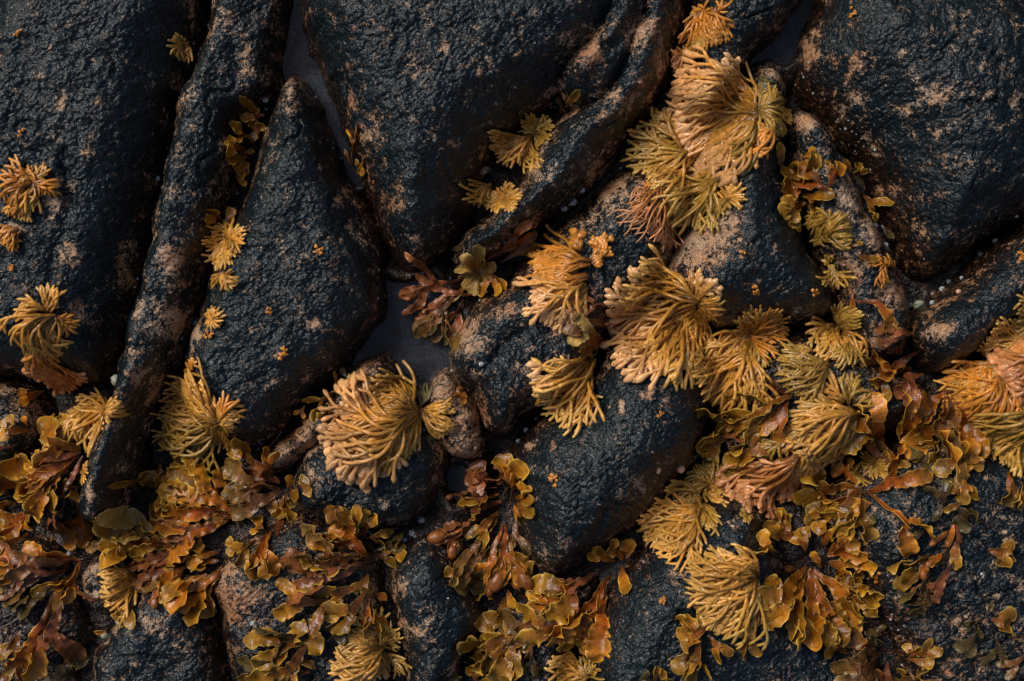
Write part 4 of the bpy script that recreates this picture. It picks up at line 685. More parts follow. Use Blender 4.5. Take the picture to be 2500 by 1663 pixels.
leaf_clump('broad overlapping olive lobes left of the orange tongues', [('I', 1290, 330, 172, 390, 120, 10, 'g', 1), ('I', 1290, 350, 195, 330, 110, 0, 'o', 1), ('I', 1280, 340, 215, 350, 100, 20, 'g', 1), ('I', 1290, 330, 262, 330, 90, 10, 'g', 1), ('I', 1260, 420, 240, 200, 80, 0, 'g', 1), ('I', 1140, 470, 205, 190, 80, 0, 'g', 1), ('I', 1280, 300, 140, 160, 90, 0, 'o', 1), ('I', 1300, 460, 300, 100, 70, 0, 'k', 0)])
leaf_clump('ring of bright yellow ruffled lobes above the fan of yellow leaves', [('I', 880, 670, 150, 240, 95, -10, 'y', 1), ('I', 880, 640, 130, 190, 90, 0, 'y', 1), ('I', 950, 730, 110, 150, 80, 0, 'y', 1), ('I', 1070, 700, 95, 170, 100, 0, 'y', 1), ('I', 1100, 740, 55, 190, 90, 0, 'y', 1), ('I', 1090, 760, 30, 210, 90, -40, 'o', 1), ('I', 1100, 800, 330, 170, 110, 10, 'y', 1), ('I', 1200, 780, 350, 170, 80, -20, 'y', 1), ('I', 780, 740, 170, 210, 80, -10, 'y', 1), ('I', 1050, 840, 110, 110, 60, 0, 'y', 0), ('I', 1230, 860, 250, 150, 80, 0, 'g', 1), ('I', 900, 850, 160, 90, 50, 0, 'r', 0), ('I', 1160, 900, 320, 150, 80, 0, 'g', 1)])
leaf_clump('fan of yellow orange leaves spreading down from a rusty stem at lower right', [('I', 950, 830, 222, 430, 120, 10, 'y', 1), ('I', 940, 850, 238, 420, 110, 0, 'y', 1), ('I', 950, 850, 258, 440, 110, 0, 'y', 1), ('I', 970, 850, 275, 420, 120, 5, 'y', 1), ('I', 990, 860, 292, 450, 130, 0, 'o', 1), ('I', 1000, 850, 308, 440, 120, 5, 'y', 1), ('I', 1100, 960, 322, 330, 100, 0, 'y', 1), ('I', 980, 840, 265, 300, 130, 0, 'o', 0), ('I', 930, 880, 250, 250, 90, 0, 'o', 0), ('I', 1080, 1100, 285, 220, 100, 0, 'y', 1), ('I', 880, 1080, 270, 200, 90, 0, 'y', 1), ('I', 1180, 980, 305, 260, 100, 0, 'g', 1), ('I', 1150, 940, 340, 200, 90, -20, 'y', 1), ('I', 820, 990, 170, 170, 90, 10, 'y', 1)])
leaf_clump('olive leaf cluster drooping under the dense golden ball', [('I', 300, 1240, 160, 190, 90, 10, 'y', 1), ('I', 310, 1230, 195, 180, 100, 10, 'y', 1), ('I', 300, 1230, 100, 90, 60, 0, 'y', 0), ('I', 280, 1290, 250, 260, 90, 5, 'g', 1), ('I', 260, 1320, 232, 230, 90, 0, 'g', 1), ('I', 330, 1270, 315, 190, 60, 20, 'y', 1), ('I', 540, 1250, 310, 180, 60, 0, 'g', 1), ('I', 270, 1300, 268, 260, 80, 0, 'g', 0)])
leaf_clump('shaded olive lobes with orange knobs in the middle of the lower right rock', [('I', 1740, 760, 215, 260, 100, 0, 'g', 1), ('I', 1700, 860, 225, 180, 100, 0, 'g', 0), ('I', 1740, 870, 245, 230, 110, 0, 'k', 1), ('I', 1920, 640, 268, 190, 80, 0, 'g', 0), ('I', 1870, 700, 250, 140, 70, 0, 'k', 0), ('I', 1850, 740, 215, 140, 60, 0, 'o', 0, 'b'), ('I', 1690, 760, 290, 130, 70, 0, 'o', 0, 'b'), ('I', 1890, 800, 240, 330, 90, 0, 'r', 1), ('I', 1760, 1000, 235, 190, 80, 0, 'k', 1), ('I', 1900, 530, 245, 160, 45, 0, 'o', 0, 'b'), ('I', 1880, 600, 200, 150, 45, 0, 'o', 0, 'b'), ('I', 1910, 540, 285, 130, 40, 0, 'r', 0)])
leaf_clump('dim olive leaves strung along the dark rock right of the orange tongues', [('I', 1900, 250, 300, 190, 80, 0, 'g', 1), ('I', 1900, 460, 330, 170, 100, -40, 'k', 1), ('I', 1830, 440, 110, 170, 60, 0, 'k', 1), ('I', 1960, 400, 120, 150, 60, 0, 'g', 1), ('I', 1820, 420, 255, 120, 50, 0, 'k', 0), ('I', 1960, 420, 200, 130, 50, 0, 'g', 0), ('I', 1700, 620, 180, 60, 60, 0, 'k', 0)])
leaf_clump('yellow notched leaf alone near the right edge, low down', [('I', 2110, 720, 335, 170, 90, -20, 'y', 1), ('I', 2200, 740, 330, 90, 60, -20, 'y', 0)])
leaf_clump('nodding olive lobes under the green mop at the right edge', [('I', 2270, 270, 250, 190, 90, 0, 'g', 1), ('I', 2320, 290, 280, 160, 90, 0, 'g', 1), ('I', 2240, 230, 265, 110, 50, 0, 'o', 0)])
leaf_clump('nearly black olive leaves in the lower right corner', [('I', 2110, 1130, 60, 60, 40, 0, 'k', 0), ('I', 2090, 1150, 215, 150, 80, 0, 'k', 1), ('I', 2130, 1160, 330, 170, 90, 0, 'g', 1), ('I', 2050, 1240, 250, 180, 60, 0, 'k', 1), ('I', 2170, 1280, 260, 200, 50, 0, 'k', 1), ('I', 2350, 1400, 200, 190, 50, 0, 'b', 1)])
leaf_clump('dim reddish brown leafy heap at the bottom, lower right', [('I', 1420, 1380, 172, 340, 110, 10, 'b', 1), ('I', 1410, 1400, 190, 360, 110, 10, 'b', 1), ('I', 1400, 1420, 208, 360, 100, 0, 'b', 1), ('I', 1380, 1440, 228, 260, 100, 0, 'k', 1), ('I', 1230, 1380, 160, 190, 80, 0, 'g', 1), ('I', 1480, 1520, 190, 160, 60, 0, 'o', 1), ('I', 1650, 1560, 175, 130, 70, 0, 'g', 1), ('I', 1800, 1560, 190, 110, 60, 0, 'o', 0), ('I', 1470, 1440, 245, 180, 80, 0, 'r', 1)])
leaf_clump('small dull yellow leaves curled up right of the reddish heap', [('I', 1620, 1420, 75, 110, 60, 0, 'g', 1), ('I', 1640, 1400, 40, 160, 60, 20, 'g', 1), ('I', 1620, 1420, 340, 120, 70, 0, 'g', 1), ('I', 1600, 1420, 10, 90, 60, 0, 'b', 0)])
leaf_clump('dark folded olive leaves on the black rock under the fan of yellow leaves', [('I', 1310, 1230, 320, 130, 60, 20, 'k', 1), ('I', 1350, 1240, 350, 120, 50, 0, 'k', 1)])
leaf_clump('glossy orange leaf heap under the left golden bundle', [('G', 530, 80, 172, 330, 130, 20, 'y', 1), ('G', 520, 110, 200, 320, 120, 0, 'o', 1), ('G', 500, 130, 215, 420, 120, 10, 'o', 1), ('G', 480, 160, 228, 440, 130, 0, 'o', 1), ('G', 450, 200, 210, 440, 130, -10, 'y', 1), ('G', 420, 240, 235, 260, 120, 0, 'y', 1), ('G', 300, 300, 215, 280, 120, 0, 'y', 1), ('G', 120, 60, 200, 140, 30, 0, 'r', 0), ('G', 100, 130, 260, 140, 70, 30, 'y', 1), ('G', 530, 100, 190, 330, 90, 0, 'r', 0), ('G', 540, 130, 235, 260, 60, 0, 'r', 0)])
leaf_clump('single rusty leaf hanging with toothed edges beside the ridge foot at left', [('G', 440, 370, 255, 330, 100, 10, 'r', 1), ('G', 520, 480, 255, 220, 90, 0, 'o', 1), ('G', 500, 320, 200, 100, 90, 0, 'y', 1), ('G', 420, 560, 300, 190, 70, 0, 'o', 1), ('G', 380, 350, 190, 160, 60, 0, 'r', 0)])
leaf_clump('olive and amber leaf tangle at the left edge', [('G', 130, 320, 160, 160, 90, 20, 'g', 1), ('G', 120, 430, 190, 190, 100, 0, 'g', 1), ('G', 200, 500, 200, 240, 100, 0, 'o', 1), ('G', 140, 560, 210, 200, 70, 0, 'o', 1), ('G', 220, 600, 160, 120, 60, 0, 'y', 1), ('G', 190, 620, 230, 190, 60, -30, 'y', 1), ('G', 60, 690, 175, 130, 50, 0, 'y', 1), ('G', 70, 380, 120, 140, 90, 0, 'g', 0)])
leaf_clump('single golden notched lobe on the small brown rock at the left edge', [('D', 190, 1360, 165, 160, 90, 0, 'y', 1), ('D', 180, 1330, 110, 60, 50, 0, 'o', 0)])
leaf_clump('small orange leaf under the hanging pink tipped clump', [('D', 290, 1110, 200, 130, 60, 30, 'o', 1), ('D', 440, 1080, 110, 70, 30, 20, 'y', 0)])
leaf_clump('long brown blades trailing over the bottom left corner', [('G', 530, 790, 176, 340, 80, 10, 'o', 1), ('G', 500, 770, 186, 540, 110, -15, 'b', 1), ('G', 420, 860, 190, 460, 90, 0, 'r', 1), ('G', 520, 800, 262, 240, 80, -30, 'o', 1), ('G', 500, 850, 235, 280, 70, 0, 'g', 1), ('G', 380, 900, 215, 330, 90, 0, 'k', 1), ('G', 300, 870, 215, 330, 100, 0, 'b', 1), ('G', 200, 790, 190, 240, 110, 0, 'o', 1)])
leaf_clump('two hanging red brown blades with toothed edges at the bottom left', [('G', 395, 1040, 268, 430, 110, -5, 'r', 1), ('G', 360, 1040, 238, 500, 110, -5, 'o', 1), ('G', 200, 1330, 245, 260, 70, 0, 'b', 1), ('G', 420, 1380, 280, 160, 90, 0, 'k', 1), ('G', 150, 1240, 240, 240, 90, 0, 'g', 1), ('G', 120, 1500, 200, 190, 90, 0, 'b', 1), ('G', 480, 1520, 160, 120, 50, 0, 'k', 1)])
leaf_clump('curled orange ribbon frond lying on the small speckled rock', [('G', 710, 1030, 205, 240, 45, -60, 'r', 0)])
leaf_clump('yellow and orange crumpled leaf mass under the big ochre wig', [('G', 1540, 490, 155, 520, 130, 15, 'y', 1), ('G', 1520, 500, 168, 520, 140, 10, 'y', 1), ('G', 1500, 510, 180, 500, 130, 0, 'o', 1), ('G', 1480, 520, 192, 500, 140, 0, 'o', 1), ('G', 1450, 540, 205, 460, 130, 0, 'r', 1), ('G', 1430, 440, 118, 230, 90, 0, 'o', 1), ('G', 1300, 330, 130, 280, 110, 10, 'y', 1), ('G', 1300, 400, 165, 280, 110, 0, 'y', 1), ('G', 1200, 520, 175, 220, 110, 0, 'y', 1), ('G', 1230, 560, 200, 270, 110, 0, 'y', 1), ('G', 1480, 480, 175, 180, 90, 0, 'g', 1), ('G', 1030, 180, 265, 180, 70, 0, 'g', 1), ('G', 1100, 200, 230, 190, 80, 0, 'g', 1), ('G', 1180, 230, 120, 120, 80, 0, 'g', 0)])
leaf_clump('heap of rounded olive lobes around an orange heart at lower left', [('G', 1150, 740, 150, 330, 90, 10, 'g', 1), ('G', 1100, 700, 165, 440, 110, 0, 'g', 1), ('G', 1050, 640, 160, 340, 110, 10, 'm', 1), ('G', 1150, 750, 178, 300, 90, 0, 'r', 1), ('G', 1150, 770, 195, 320, 100, 0, 'r', 1), ('G', 1130, 790, 208, 250, 90, 0, 'r', 0), ('G', 1170, 780, 225, 260, 90, 0, 'o', 1), ('G', 1000, 600, 200, 260, 100, 0, 'g', 1), ('G', 940, 700, 170, 260, 100, 0, 'y', 1), ('G', 1000, 560, 110, 120, 80, 0, 'g', 0), ('G', 1200, 830, 200, 170, 80, 0, 'y', 1), ('G', 1180, 850, 250, 160, 90, 0, 'b', 0), ('G', 1050, 940, 245, 110, 80, 0, 'r', 0, 'b'), ('G', 960, 860, 260, 130, 90, 0, 'b', 1), ('G', 1400, 740, 190, 210, 90, 10, 'y', 1), ('G', 1400, 790, 195, 180, 80, 0, 'y', 1), ('G', 870, 1040, 250, 170, 80, 0, 'g', 1), ('G', 780, 800, 150, 140, 70, 0, 'y', 1), ('G', 690, 660, 215, 130, 80, 0, 'g', 0)])
leaf_clump('ruffled golden leaves hanging right of the olive heap', [('G', 1410, 850, 248, 320, 110, 0, 'o', 1), ('G', 1400, 860, 232, 360, 110, 0, 'y', 1), ('G', 1330, 880, 215, 270, 100, 0, 'o', 1), ('G', 1340, 950, 262, 200, 100, 0, 'y', 1)])
leaf_clump('slit open purple brown leaf with frilled rim, left of the peach tipped dome', [('G', 1800, 345, 158, 390, 110, 25, 'b', 1), ('G', 1800, 355, 195, 370, 110, -25, 'b', 1), ('G', 1790, 300, 135, 230, 90, 30, 'r', 1), ('G', 1620, 190, 120, 200, 90, 0, 'g', 1), ('G', 1740, 220, 100, 150, 50, 0, 'o', 1), ('G', 1560, 260, 170, 150, 90, 0, 'g', 0)])
leaf_clump('little olive lobes right of the slit leaf', [('G', 1820, 380, 240, 150, 80, 0, 'g', 1), ('G', 1830, 370, 275, 170, 80, 0, 'y', 1), ('G', 1850, 360, 320, 100, 80, 0, 'g', 1), ('G', 1840, 340, 70, 90, 50, 0, 'y', 0), ('G', 1920, 330, 30, 90, 70, 0, 'g', 1), ('G', 1930, 330, 100, 60, 50, 0, 'g', 0)])
leaf_clump('narrow hanging golden leaf cluster between the two lower left heaps', [('G', 1740, 600, 245, 270, 80, 0, 'y', 1), ('G', 1710, 620, 268, 260, 90, 10, 'o', 1), ('G', 1690, 590, 160, 100, 60, 0, 'y', 1), ('G', 1640, 660, 205, 190, 60, 0, 'g', 1), ('G', 1540, 690, 190, 110, 60, 0, 'g', 1), ('G', 1770, 640, 80, 90, 60, 0, 'r', 0)])
leaf_clump('brown and olive fan of leaves pointing left below the peach tipped dome', [('H', 285, 770, 148, 420, 120, 10, 'o', 1), ('H', 285, 780, 160, 460, 130, 0, 'b', 1), ('H', 280, 790, 172, 480, 140, 0, 'b', 1), ('H', 280, 800, 184, 540, 130, -10, 'r', 1), ('H', 270, 780, 135, 360, 100, 10, 'g', 1), ('H', 250, 820, 196, 420, 110, 0, 'g', 1), ('H', 210, 650, 110, 240, 70, 0, 'y', 1), ('H', 230, 640, 80, 200, 70, 0, 'y', 1), ('H', 60, 640, 95, 130, 50, 0, 'y', 0), ('H', 200, 660, 125, 200, 70, 0, 'o', 1)])
leaf_clump('dark olive leaves fanning right from the brown fan', [('H', 290, 740, 15, 210, 60, 0, 'k', 1), ('H', 300, 760, 345, 150, 60, 0, 'g', 1), ('H', 410, 740, 20, 100, 80, -20, 'y', 1), ('H', 240, 650, 355, 180, 60, -20, 'g', 1)])
leaf_clump('olive leaf with a rolled yellow rim, lowest of the brown fan group', [('G', 2300, 960, 195, 300, 90, 0, 'g', 1), ('G', 2120, 1040, 200, 360, 80, -20, 'y', 1), ('G', 2100, 1050, 222, 340, 120, 10, 'g', 1), ('G', 2330, 1000, 225, 290, 90, 0, 'g', 1), ('H', 260, 880, 260, 140, 70, 0, 'g', 1), ('H', 280, 990, 250, 250, 60, 10, 'o', 1), ('H', 290, 1000, 330, 90, 60, 0, 'o', 0), ('H', 270, 1040, 290, 220, 70, 0, 'g', 1), ('H', 120, 1210, 200, 120, 90, 0, 'k', 1)])
leaf_clump('dull olive and brown leaf heap at the bottom left of centre', [('G', 1980, 1270, 190, 330, 110, 10, 'k', 1), ('G', 1970, 1290, 205, 380, 120, 0, 'g', 1), ('G', 1970, 1320, 222, 420, 120, 0, 'g', 1), ('G', 1950, 1350, 240, 360, 120, 0, 'k', 1), ('G', 1960, 1400, 200, 420, 100, 0, 'k', 1), ('G', 1860, 1350, 285, 200, 60, 0, 'b', 1), ('G', 1980, 1500, 190, 240, 90, 0, 'r', 1), ('G', 1830, 1480, 215, 280, 90, 0, 'g', 1), ('G', 1640, 1480, 240, 150, 60, 0, 'g', 1)])
leaf_clump('twiggy brown clump with swollen orange bladders at the lower centre', [('H', 1170, 300, 130, 190, 90, 10, 'r', 1), ('H', 1140, 290, 95, 150, 80, 0, 'g', 1), ('H', 1060, 290, 165, 190, 90, 0, 'r', 1), ('H', 1180, 340, 55, 110, 90, 0, 'y', 1), ('H', 1080, 330, 190, 300, 30, 20, 'r', 0, 'b'), ('H', 1090, 370, 195, 260, 80, 0, 'g', 1), ('H', 1110, 420, 180, 200, 80, 0, 'r', 1), ('H', 1200, 400, 30, 120, 60, 0, 'y', 1), ('H', 1210, 420, 315, 130, 80, 0, 'g', 1), ('H', 1190, 440, 280, 100, 50, 0, 'y', 0), ('H', 960, 600, 165, 240, 30, 40, 'o', 0, ''), ('H', 1120, 560, 262, 420, 60, 0, 'o', 1, 'b'), ('H', 1130, 560, 280, 400, 60, 0, 'o', 1, 'b'), ('H', 1120, 560, 250, 330, 60, 0, 'r', 0), ('H', 1000, 620, 245, 300, 70, 0, 'b', 1), ('H', 1010, 640, 258, 330, 80, 0, 'b', 1), ('H', 900, 560, 215, 180, 30, 0, 'b', 1, 'b'), ('H', 980, 560, 235, 140, 40, 0, 'k', 0), ('H', 1080, 520, 245, 150, 70, 0, 'g', 0), ('H', 860, 820, 220, 120, 60, 0, 'g', 1), ('H', 940, 860, 260, 150, 90, 0, 'k', 1), ('H', 1020, 920, 270, 130, 60, 0, 'g', 1), ('H', 1220, 560, 260, 120, 40, 0, 'b', 0), ('H', 1120, 600, 268, 330, 90, 0, 'o', 1, 'b'), ('H', 1150, 620, 285, 300, 90, 0, 'g', 1), ('H', 1060, 600, 240, 330, 80, 0, 'b', 1), ('H', 880, 600, 200, 200, 90, 10, 'r', 1, 'b'), ('H', 830, 600, 250, 130, 90, 0, 'b', 1), ('H', 1000, 520, 190, 260, 60, 20, 'r', 1), ('H', 1090, 480, 230, 260, 80, 0, 'g', 1), ('H', 1180, 320, 110, 200, 110, 0, 'y', 1), ('H', 1000, 420, 150, 160, 90, 0, 'r', 1), ('H', 1150, 700, 265, 260, 110, 0, 'o', 1, 'b'), ('H', 1200, 500, 275, 260, 50, 0, 'b', 1)])
leaf_clump('single olive leaf folded lengthwise below the orange bladders', [('H', 1130, 1030, 255, 270, 110, 10, 'g', 1), ('H', 1150, 980, 280, 100, 60, 0, 'g', 0)])
leaf_clump('three round yellow lobes at the upper end of the long bottom centre clump', [('H', 1830, 800, 160, 190, 60, 10, 'y', 1), ('H', 1810, 740, 90, 90, 60, 0, 'y', 0), ('H', 1870, 790, 85, 150, 110, 0, 'y', 1), ('H', 1870, 830, 285, 130, 90, 0, 'y', 0), ('H', 1900, 780, 60, 120, 70, 0, 'o', 0)])
leaf_clump('long folded amber leaves at the bottom centre, pointing down left', [('H', 1800, 890, 228, 520, 120, -5, 'o', 1), ('H', 1770, 930, 240, 470, 130, 5, 'o', 1), ('H', 1690, 870, 218, 330, 110, 0, 'r', 1), ('H', 1650, 930, 205, 330, 120, 0, 'g', 1), ('H', 1560, 1050, 190, 280, 100, 0, 'y', 1), ('H', 1500, 1150, 200, 330, 110, 0, 'g', 1), ('H', 1420, 1080, 165, 170, 90, 0, 'y', 1), ('H', 1390, 1090, 275, 100, 60, 0, 'y', 0), ('H', 1480, 1200, 265, 170, 70, 0, 'g', 1), ('H', 1600, 1180, 250, 200, 110, 0, 'y', 1)])
leaf_clump('olive and brown leaves spilling to the bottom edge left of the golden mop', [('H', 1400, 1160, 205, 330, 110, 0, 'b', 1), ('H', 1330, 1200, 220, 380, 110, 0, 'g', 1), ('H', 1220, 1200, 228, 420, 110, 0, 'g', 1), ('H', 1180, 1300, 240, 300, 120, 0, 'g', 1), ('H', 1180, 1420, 260, 130, 110, 0, 'g', 0), ('H', 1200, 1280, 270, 190, 40, 0, 'r', 0), ('H', 1380, 1280, 215, 190, 40, 0, 'r', 1), ('H', 1300, 1380, 280, 160, 60, 0, 'k', 1), ('H', 1060, 1400, 210, 170, 90, 0, 'g', 1)])
leaf_clump('small yellow leaves at the bottom edge below the domed black rock', [('H', 950, 1560, 100, 110, 70, 0, 'y', 1), ('H', 960, 1570, 30, 90, 60, 0, 'y', 0), ('H', 880, 1560, 150, 90, 50, 0, 'k', 1)])
leaf_clump('two little olive leaves at the bottom edge right of the half cut golden mop', [('H', 2080, 1560, 70, 100, 60, 0, 'g', 1), ('H', 2070, 1560, 150, 90, 50, 0, 'k', 1), ('H', 2100, 1570, 10, 90, 40, 0, 'g', 0)])
leaf_clump('thin frilled olive leaf in the cleft below the teardrop rock', [('D', 2160, 1100, 200, 240, 45, 10, 'g', 1), ('D', 2130, 1160, 270, 150, 60, 0, 'g', 1), ('D', 2140, 1080, 80, 90, 30, 0, 'o', 0), ('D', 1950, 1200, 230, 90, 30, 0, 'o', 1), ('D', 2210, 1020, 110, 60, 40, 0, 'k', 0)])
leaf_clump('small olive scrap in the gap beside the big centre rock tip', [('E', 790, 210, 10, 70, 50, 0, 'k', 0)])
leaf_clump('two small olive lobes in the shade under the brown slope at the top', [('B', 1520, 690, 60, 100, 60, 0, 'g', 0), ('B', 1490, 690, 110, 60, 40, 0, 'k', 0)])
leaf_clump('orange seaweed sprig beside the lower end of the upper water channel', [('A', 2250, 1060, 95, 210, 22, 0, 'o', 1), ('A', 2240, 1050, 115, 90, 20, 0, 'o', 0), ('A', 2280, 1110, 60, 90, 30, 0, 'g', 1), ('A', 2280, 1110, 350, 60, 30, 0, 'g', 1)])
leaf_clump('small green gold leaf left of the yellow leaf mass in the dark gap', [('G', 925, 270, 195, 120, 45, 10, 'g', 0), ('G', 920, 240, 260, 60, 50, 0, 'g', 0)])
leaf_clump('small amber fronds on the pink knob beside the middle pool', [('E', 800, 1150, 30, 90, 40, 20, 'o', 1), ('E', 880, 1110, 250, 80, 40, 0, 'o', 0)])
leaf_clump('orange brown scrap with a pale green bead at the bottom left', [('G', 690, 1245, 175, 80, 50, 0, 'o', 0)])

# ------------------------------------------------------------------ twigs, barnacles, snail, pebbles
def twig(label, pts, r, mat=TWIG, pal=None):
    P = [ground(*K(*p)) for p in pts]; P = np.array([(a, b_, c + .003) for a, b_, c in P])
    t = np.linspace(0, len(P) - 1, len(P) * 5); Q = np.column_stack([np.interp(t, range(len(P)), P[:, i]) for i in range(3)])
    for _ in range(3): Q[1:-1] = (Q[:-2] + 2 * Q[1:-1] + Q[2:]) / 4
    V, F = tube(Q, np.linspace(r, r * .5, len(Q)) * (1 + .12 * np.sin(np.arange(len(Q)) * 1.9)), .9)
    o = mesh('stalk', V, F, mat, loc=tuple(Q[0])); tag(o, label, 'seaweed stalk')
twig('thin dark red stalk arching across the gap right of the big ochre wig', [('G', 1800, -30), ('G', 1770, 20), ('G', 1700, 90), ('G', 1610, 140), ('G', 1540, 180)], .0011)
twig('black bare stalk crossing the brown blades at the bottom left', [('G', 400, 1020), ('G', 220, 1090), ('G', 90, 1190), ('G', -30, 1240)], .0018)
twig('black forked stalk above the other one at the bottom left corner', [('G', 300, 1040), ('G', 170, 1090), ('G', 30, 1160)], .0016)
twig('grey brown stalk in the middle of the twiggy clump', [('H', 1150, 330), ('H', 1090, 430), ('H', 1000, 520), ('H', 880, 600)], .0016)
twig('second thin stalk hanging from the twiggy clump', [('H', 1180, 330), ('H', 1160, 450), ('H', 1130, 560)], .0013)
twig('crooked pale stalk leading up to the three round yellow lobes', [('H', 1640, 860), ('H', 1720, 820), ('H', 1790, 790), ('H', 1830, 810)], .0016)
twig('fine rusty stalk on the dark rock near the right edge', [('I', 2050, 530), ('I', 2120, 570), ('I', 2190, 595)], .0011)
twig('dark red stem running into the right side of the yellow leaf mass', [('G', 1680, 520), ('G', 1600, 530), ('G', 1500, 515)], .0016)
def barnacle(px, py, s, label, mat=BARN):
    x, y, z = ground(px, py, HMAP); R = random.Random(int(px * 7 + py)); r = s * ZS * PX * .5
    e = empty('barnacle', (x, y, z)); tag(e, label, 'barnacle', 'white barnacles in the clefts')
    nseg = 18; prof = [(1.0, -.2), (.92, .25), (.70, .62), (.46, .80), (.36, .74), (.26, .45), (0.02, .40)]; V = []
    for pr, pz in prof:
        for i in range(nseg):
            a = i * 2 * math.pi / nseg; k = 1 + .10 * math.cos(a * 6) * (pr > .4) + R.uniform(-.06, .06)
            V.append((x + math.cos(a) * r * pr * k, y + math.sin(a) * r * pr * k * .9, z + r * pz))
    F = [(j * nseg + i, j * nseg + (i + 1) % nseg, (j + 1) * nseg + (i + 1) % nseg, (j + 1) * nseg + i) for j in range(len(prof) - 1) for i in range(nseg)]
    mesh('shell', V, F, mat, parent=e, loc=(x, y, z), smooth=False)
    BV, BF = blob(x, y, z + r * .45, r * .30, 1.2, .5, .6, R.uniform(0, 3), R, 10, 6)
    mesh('shell_plate', BV, BF, mat, parent=e, loc=(x, y, z))
BL = [('A', 1680, 625, 42, 'largest white barnacle at the top of the cleft left of the teardrop rock'), ('A', 1685, 682, 26, 'grey barnacle right under the largest one in the cleft left of the teardrop rock'), ('A', 2015, 620, 20, 'small white barnacle at the right edge of the teardrop rock top'),
      ('A', 1000, 1140, 38, 'white barnacle on the edge of the deep black cleft at left'), ('A', 1022, 1190, 24, 'blue grey barnacle under the white one in the deep black cleft'), ('A', 1460, 1205, 30, 'upper grey barnacle of the pair above the olive gold lobes'), ('A', 1435, 1310, 34, 'lower grey barnacle of the pair above the olive gold lobes'),
      ('B', 1622, 1215, 42, 'topmost of the three white barnacles in the cleft right of the rosette'), ('B', 1565, 1288, 58, 'biggest tan and white barnacle in the cleft right of the rosette'), ('B', 1508, 1328, 44, 'lowest of the three barnacles in the cleft right of the rosette'), ('B', 1870, 1073, 22, 'round grey barnacle left of the green gold sheaf'),
      ('E', 1428, 145, 40, 'white barnacle above the orange antler clump'), ('E', 188, 893, 38, 'white barnacle on the left bank of the middle pool'), ('E', 980, 938, 36, 'white flake on the lumpy rock right of the middle pool'), ('E', 1268, 1360, 40, 'white barnacle in the notch left of the black boulder'), ('E', 1218, 1428, 36, 'round grey barnacle below the white one left of the black boulder'),
      ('D', 1203, 675, 38, 'white barnacle beside the cleft left of the round rosette'), ('D', 885, 395, 20, 'tiny pale barnacle high in the black cleft at left'), ('D', 878, 450, 20, 'second tiny pale barnacle in the black cleft at left'), ('D', 1198, 605, 18, 'tiny barnacle just above the white one by the round rosette'), ('D', 1145, 775, 18, 'tiny barnacle below the white one by the round rosette'), ('D', 1092, 1020, 24, 'pale barnacle above the big ochre wig'), ('D', 1645, 1480, 26, 'pale barnacle right under the teardrop rock foot'),
      ('G', 440, 757, 34, 'white barnacle above the long brown blades'), ('G', 757, 1190, 44, 'bright white shell chip under the yellow cords at lower left'), ('G', 1610, 1200, 34, 'white shell chip on the speckled rock at lower left'), ('H', 598, 540, 56, 'larger pale green barnacle left of the twiggy clump'), ('H', 537, 625, 50, 'middle pale green barnacle left of the twiggy clump'), ('H', 490, 668, 36, 'lowest pale barnacle left of the twiggy clump'),
      ('C', 1432, 1432, 42, 'white barnacle under the lone twisted olive leaf'), ('C', 1480, 1560, 36, 'white barnacle on the rusty rock strip'), ('C', 1185, 995, 24, 'grey barnacle at the foot of the big right boulder'), ('C', 2305, 1380, 26, 'pale barnacle near the right edge'), ('F', 1795, 545, 36, 'pale grey barnacle beside the tan pebble'), ('F', 1650, 560, 40, 'pale grey barnacle left of the tan pebble'), ('F', 1865, 455, 42, 'olive grey barnacle in the right hand fissure'), ('F', 1905, 408, 34, 'small pale barnacle in the right hand fissure'), ('F', 1990, 383, 28, 'uppermost pale barnacle of the right hand fissure'), ('F', 2060, 240, 28, 'pale barnacle high in the right hand fissure'), ('I', 2082, 885, 22, 'lone white barnacle on the dim rock at lower right'), ('H', 768, 1040, 14, 'white speck of a barnacle on the domed black rock')]
for c, x, y, s, lb in BL: barnacle(*K(c, x, y), s, lb)
def pebble(px, py, s, label, mat, name='pebble', cat='pebble', grp='small pebbles in the right hand fissure'):
    x, y, z = ground(px, py, HMAP); R = random.Random(int(px)); r = s * ZS * PX * .5
    V, F = blob(x, y, z + r * .3, r, 1.1, .85, .6, R.uniform(0, 3), R, 16, 10, .35)
    tag(mesh(name, V, F, mat, loc=(x, y, z)), label, cat, grp)
for c, x, y, s, m_, lb in [('F', 1720, 557, 78, LIMPET, 'oval tan pebble, biggest in the right hand fissure'), ('F', 1780, 490, 60, TWIG, 'dark olive pebble above the tan one'), ('F', 1950, 475, 38, PINK, 'small pinkish pebble in the right hand fissure'), ('F', 2097, 232, 56, TWIG, 'dark brown pebble high in the right hand fissure'), ('F', 2150, 158, 40, LIMPET, 'yellowish pebble near the top of the right hand fissure'), ('C', 2160, 1538, 34, LIMPET, 'olive pebble at the edge of the huge right boulder')]:
    pebble(*K(c, x, y), s, lb, m_)
for c, x, y, s, m_, nm, cat, lb in [('D', 738, 1045, 75, LIMPET, 'limpet', 'limpet', 'pale green limpet on the ridge edge above the golden fan'), ('G', 668, 1280, 50, LIMPET, 'limpet', 'limpet', 'small pale green bead shaped limpet at the bottom left'), ('H', 2250, 210, 62, PINK, 'fallen_bud', 'seaweed', 'fallen pink bud, larger of two on the black boulder'), ('H', 2108, 222, 44, PINK, 'fallen_bud', 'seaweed', 'fallen orange bud, smaller of two on the black boulder'), ('H', 255, 1270, 90, PINK, 'pink_growth', 'seaweed', 'pink lump lying on the golden mop at the bottom'), ('A', 1865, 205, 24, BARN, 'pebble', 'pebble', 'grey pebble at the edge of the upper water channel')]:
    pebble(*K(c, x, y), s, lb, m_, nm, cat, None)
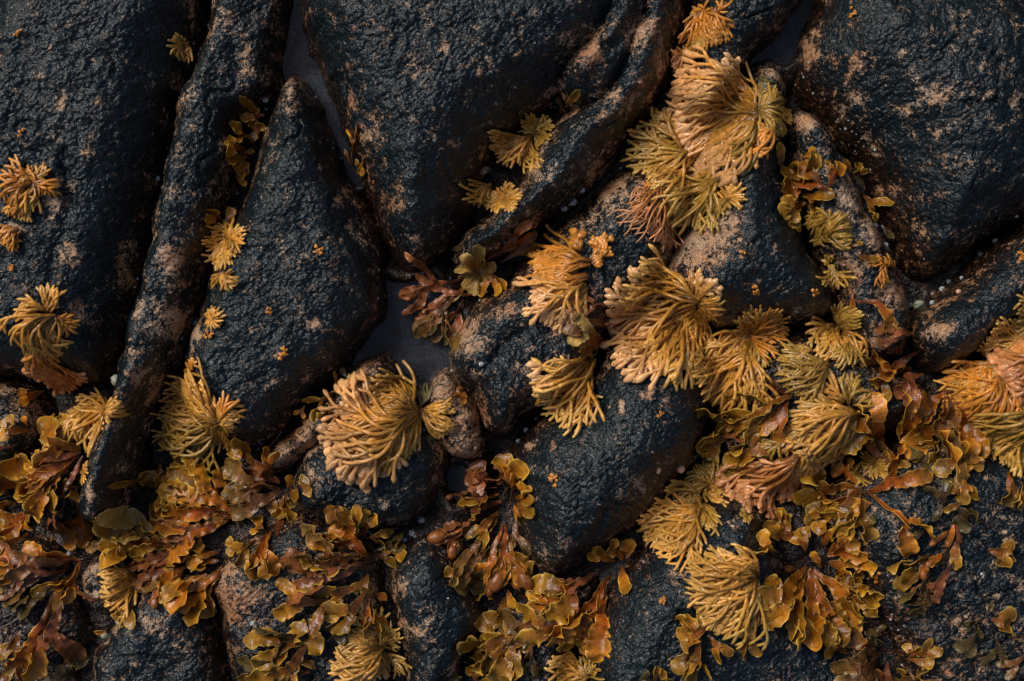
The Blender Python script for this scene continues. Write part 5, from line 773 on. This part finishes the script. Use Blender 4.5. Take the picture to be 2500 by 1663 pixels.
# the snail: a coiled cone of whorls
px, py = K('B', 998, 1100); sx, sy, sz = ground(px, py, HMAP)
e = empty('periwinkle_snail', (sx, sy, sz)); tag(e, 'brown striped snail in the crevice beside the radial rosette', 'snail')
V, F, off = [], [], 0
nt_, nr = 90, 14; tilt = math.radians(62)
pts, rads = [], []
for i in range(nt_):
    t = i / (nt_ - 1); a = t * 3.4 * 2 * math.pi; g = math.exp(-2.3 * t)
    pts.append((.0046 * g * math.cos(a), .0046 * g * math.sin(a), .0115 * (1 - g))); rads.append(.0050 * g)
for i, ((ax, ay, az), r) in enumerate(zip(pts, rads)):
    t = i / (nt_ - 1); a = t * 3.4 * 2 * math.pi
    for j in range(nr):
        b_ = j * 2 * math.pi / nr; k = 1 + .035 * math.cos(b_ * 7)
        q = Vector((ax + math.cos(a) * math.cos(b_) * r * k, ay + math.sin(a) * math.cos(b_) * r * k, az + math.sin(b_) * r * k))
        from mathutils import Matrix
        q = Matrix.Rotation(math.radians(20), 3, 'Z') @ (Matrix.Rotation(-tilt * .35, 3, 'X') @ q)
        V.append((sx + q.x, sy + q.y, sz + .005 + q.z))
for i in range(nt_ - 1):
    for j in range(nr): F.append((i * nr + j, i * nr + (j + 1) % nr, (i + 1) * nr + (j + 1) % nr, (i + 1) * nr + j))
mesh('shell', V, F, SNAIL, parent=e, loc=(sx, sy, sz))
BV, BF = blob(sx - .004, sy - .006, sz + .003, .0035, 1.3, .8, .6, .6, random.Random(1)); mesh('shell_opening', BV, BF, TWIG, parent=e, loc=(sx, sy, sz))

# crust of minute barnacles and shell grit in the clefts, past counting
_r = np.random.default_rng(5); V = []; F = []; n_ = 0
for _ in range(9000):
    x = _r.uniform(-.62, .62); y = _r.uniform(-.41, .41); z = float(samp(HMAP, x, y))
    if z > -.012 or z < ZW + .004 or perlin(np.array(x * 14), np.array(y * 14), 70) < .12: continue
    if n_ >= 420: break
    r_ = abs(_r.normal(0, .0006)) + .0005; k = 6; o_ = len(V)
    for pr, pz in ((1, -.3), (.8, .4), (.35, .75)):
        for i in range(k):
            a = i * 2 * math.pi / k; V.append((x + math.cos(a) * r_ * pr, y + math.sin(a) * r_ * pr, z + r_ * pz))
    F += [(o_ + j * k + i, o_ + j * k + (i + 1) % k, o_ + (j + 1) * k + (i + 1) % k, o_ + (j + 1) * k + i) for j in range(2) for i in range(k)]
    n_ += 1
o = mesh('barnacle_crust', V, F, BARN); o['kind'] = 'stuff'; o['label'] = 'minute white barnacles and shell grit sprinkled in the dark clefts'; o['category'] = 'barnacle crust'
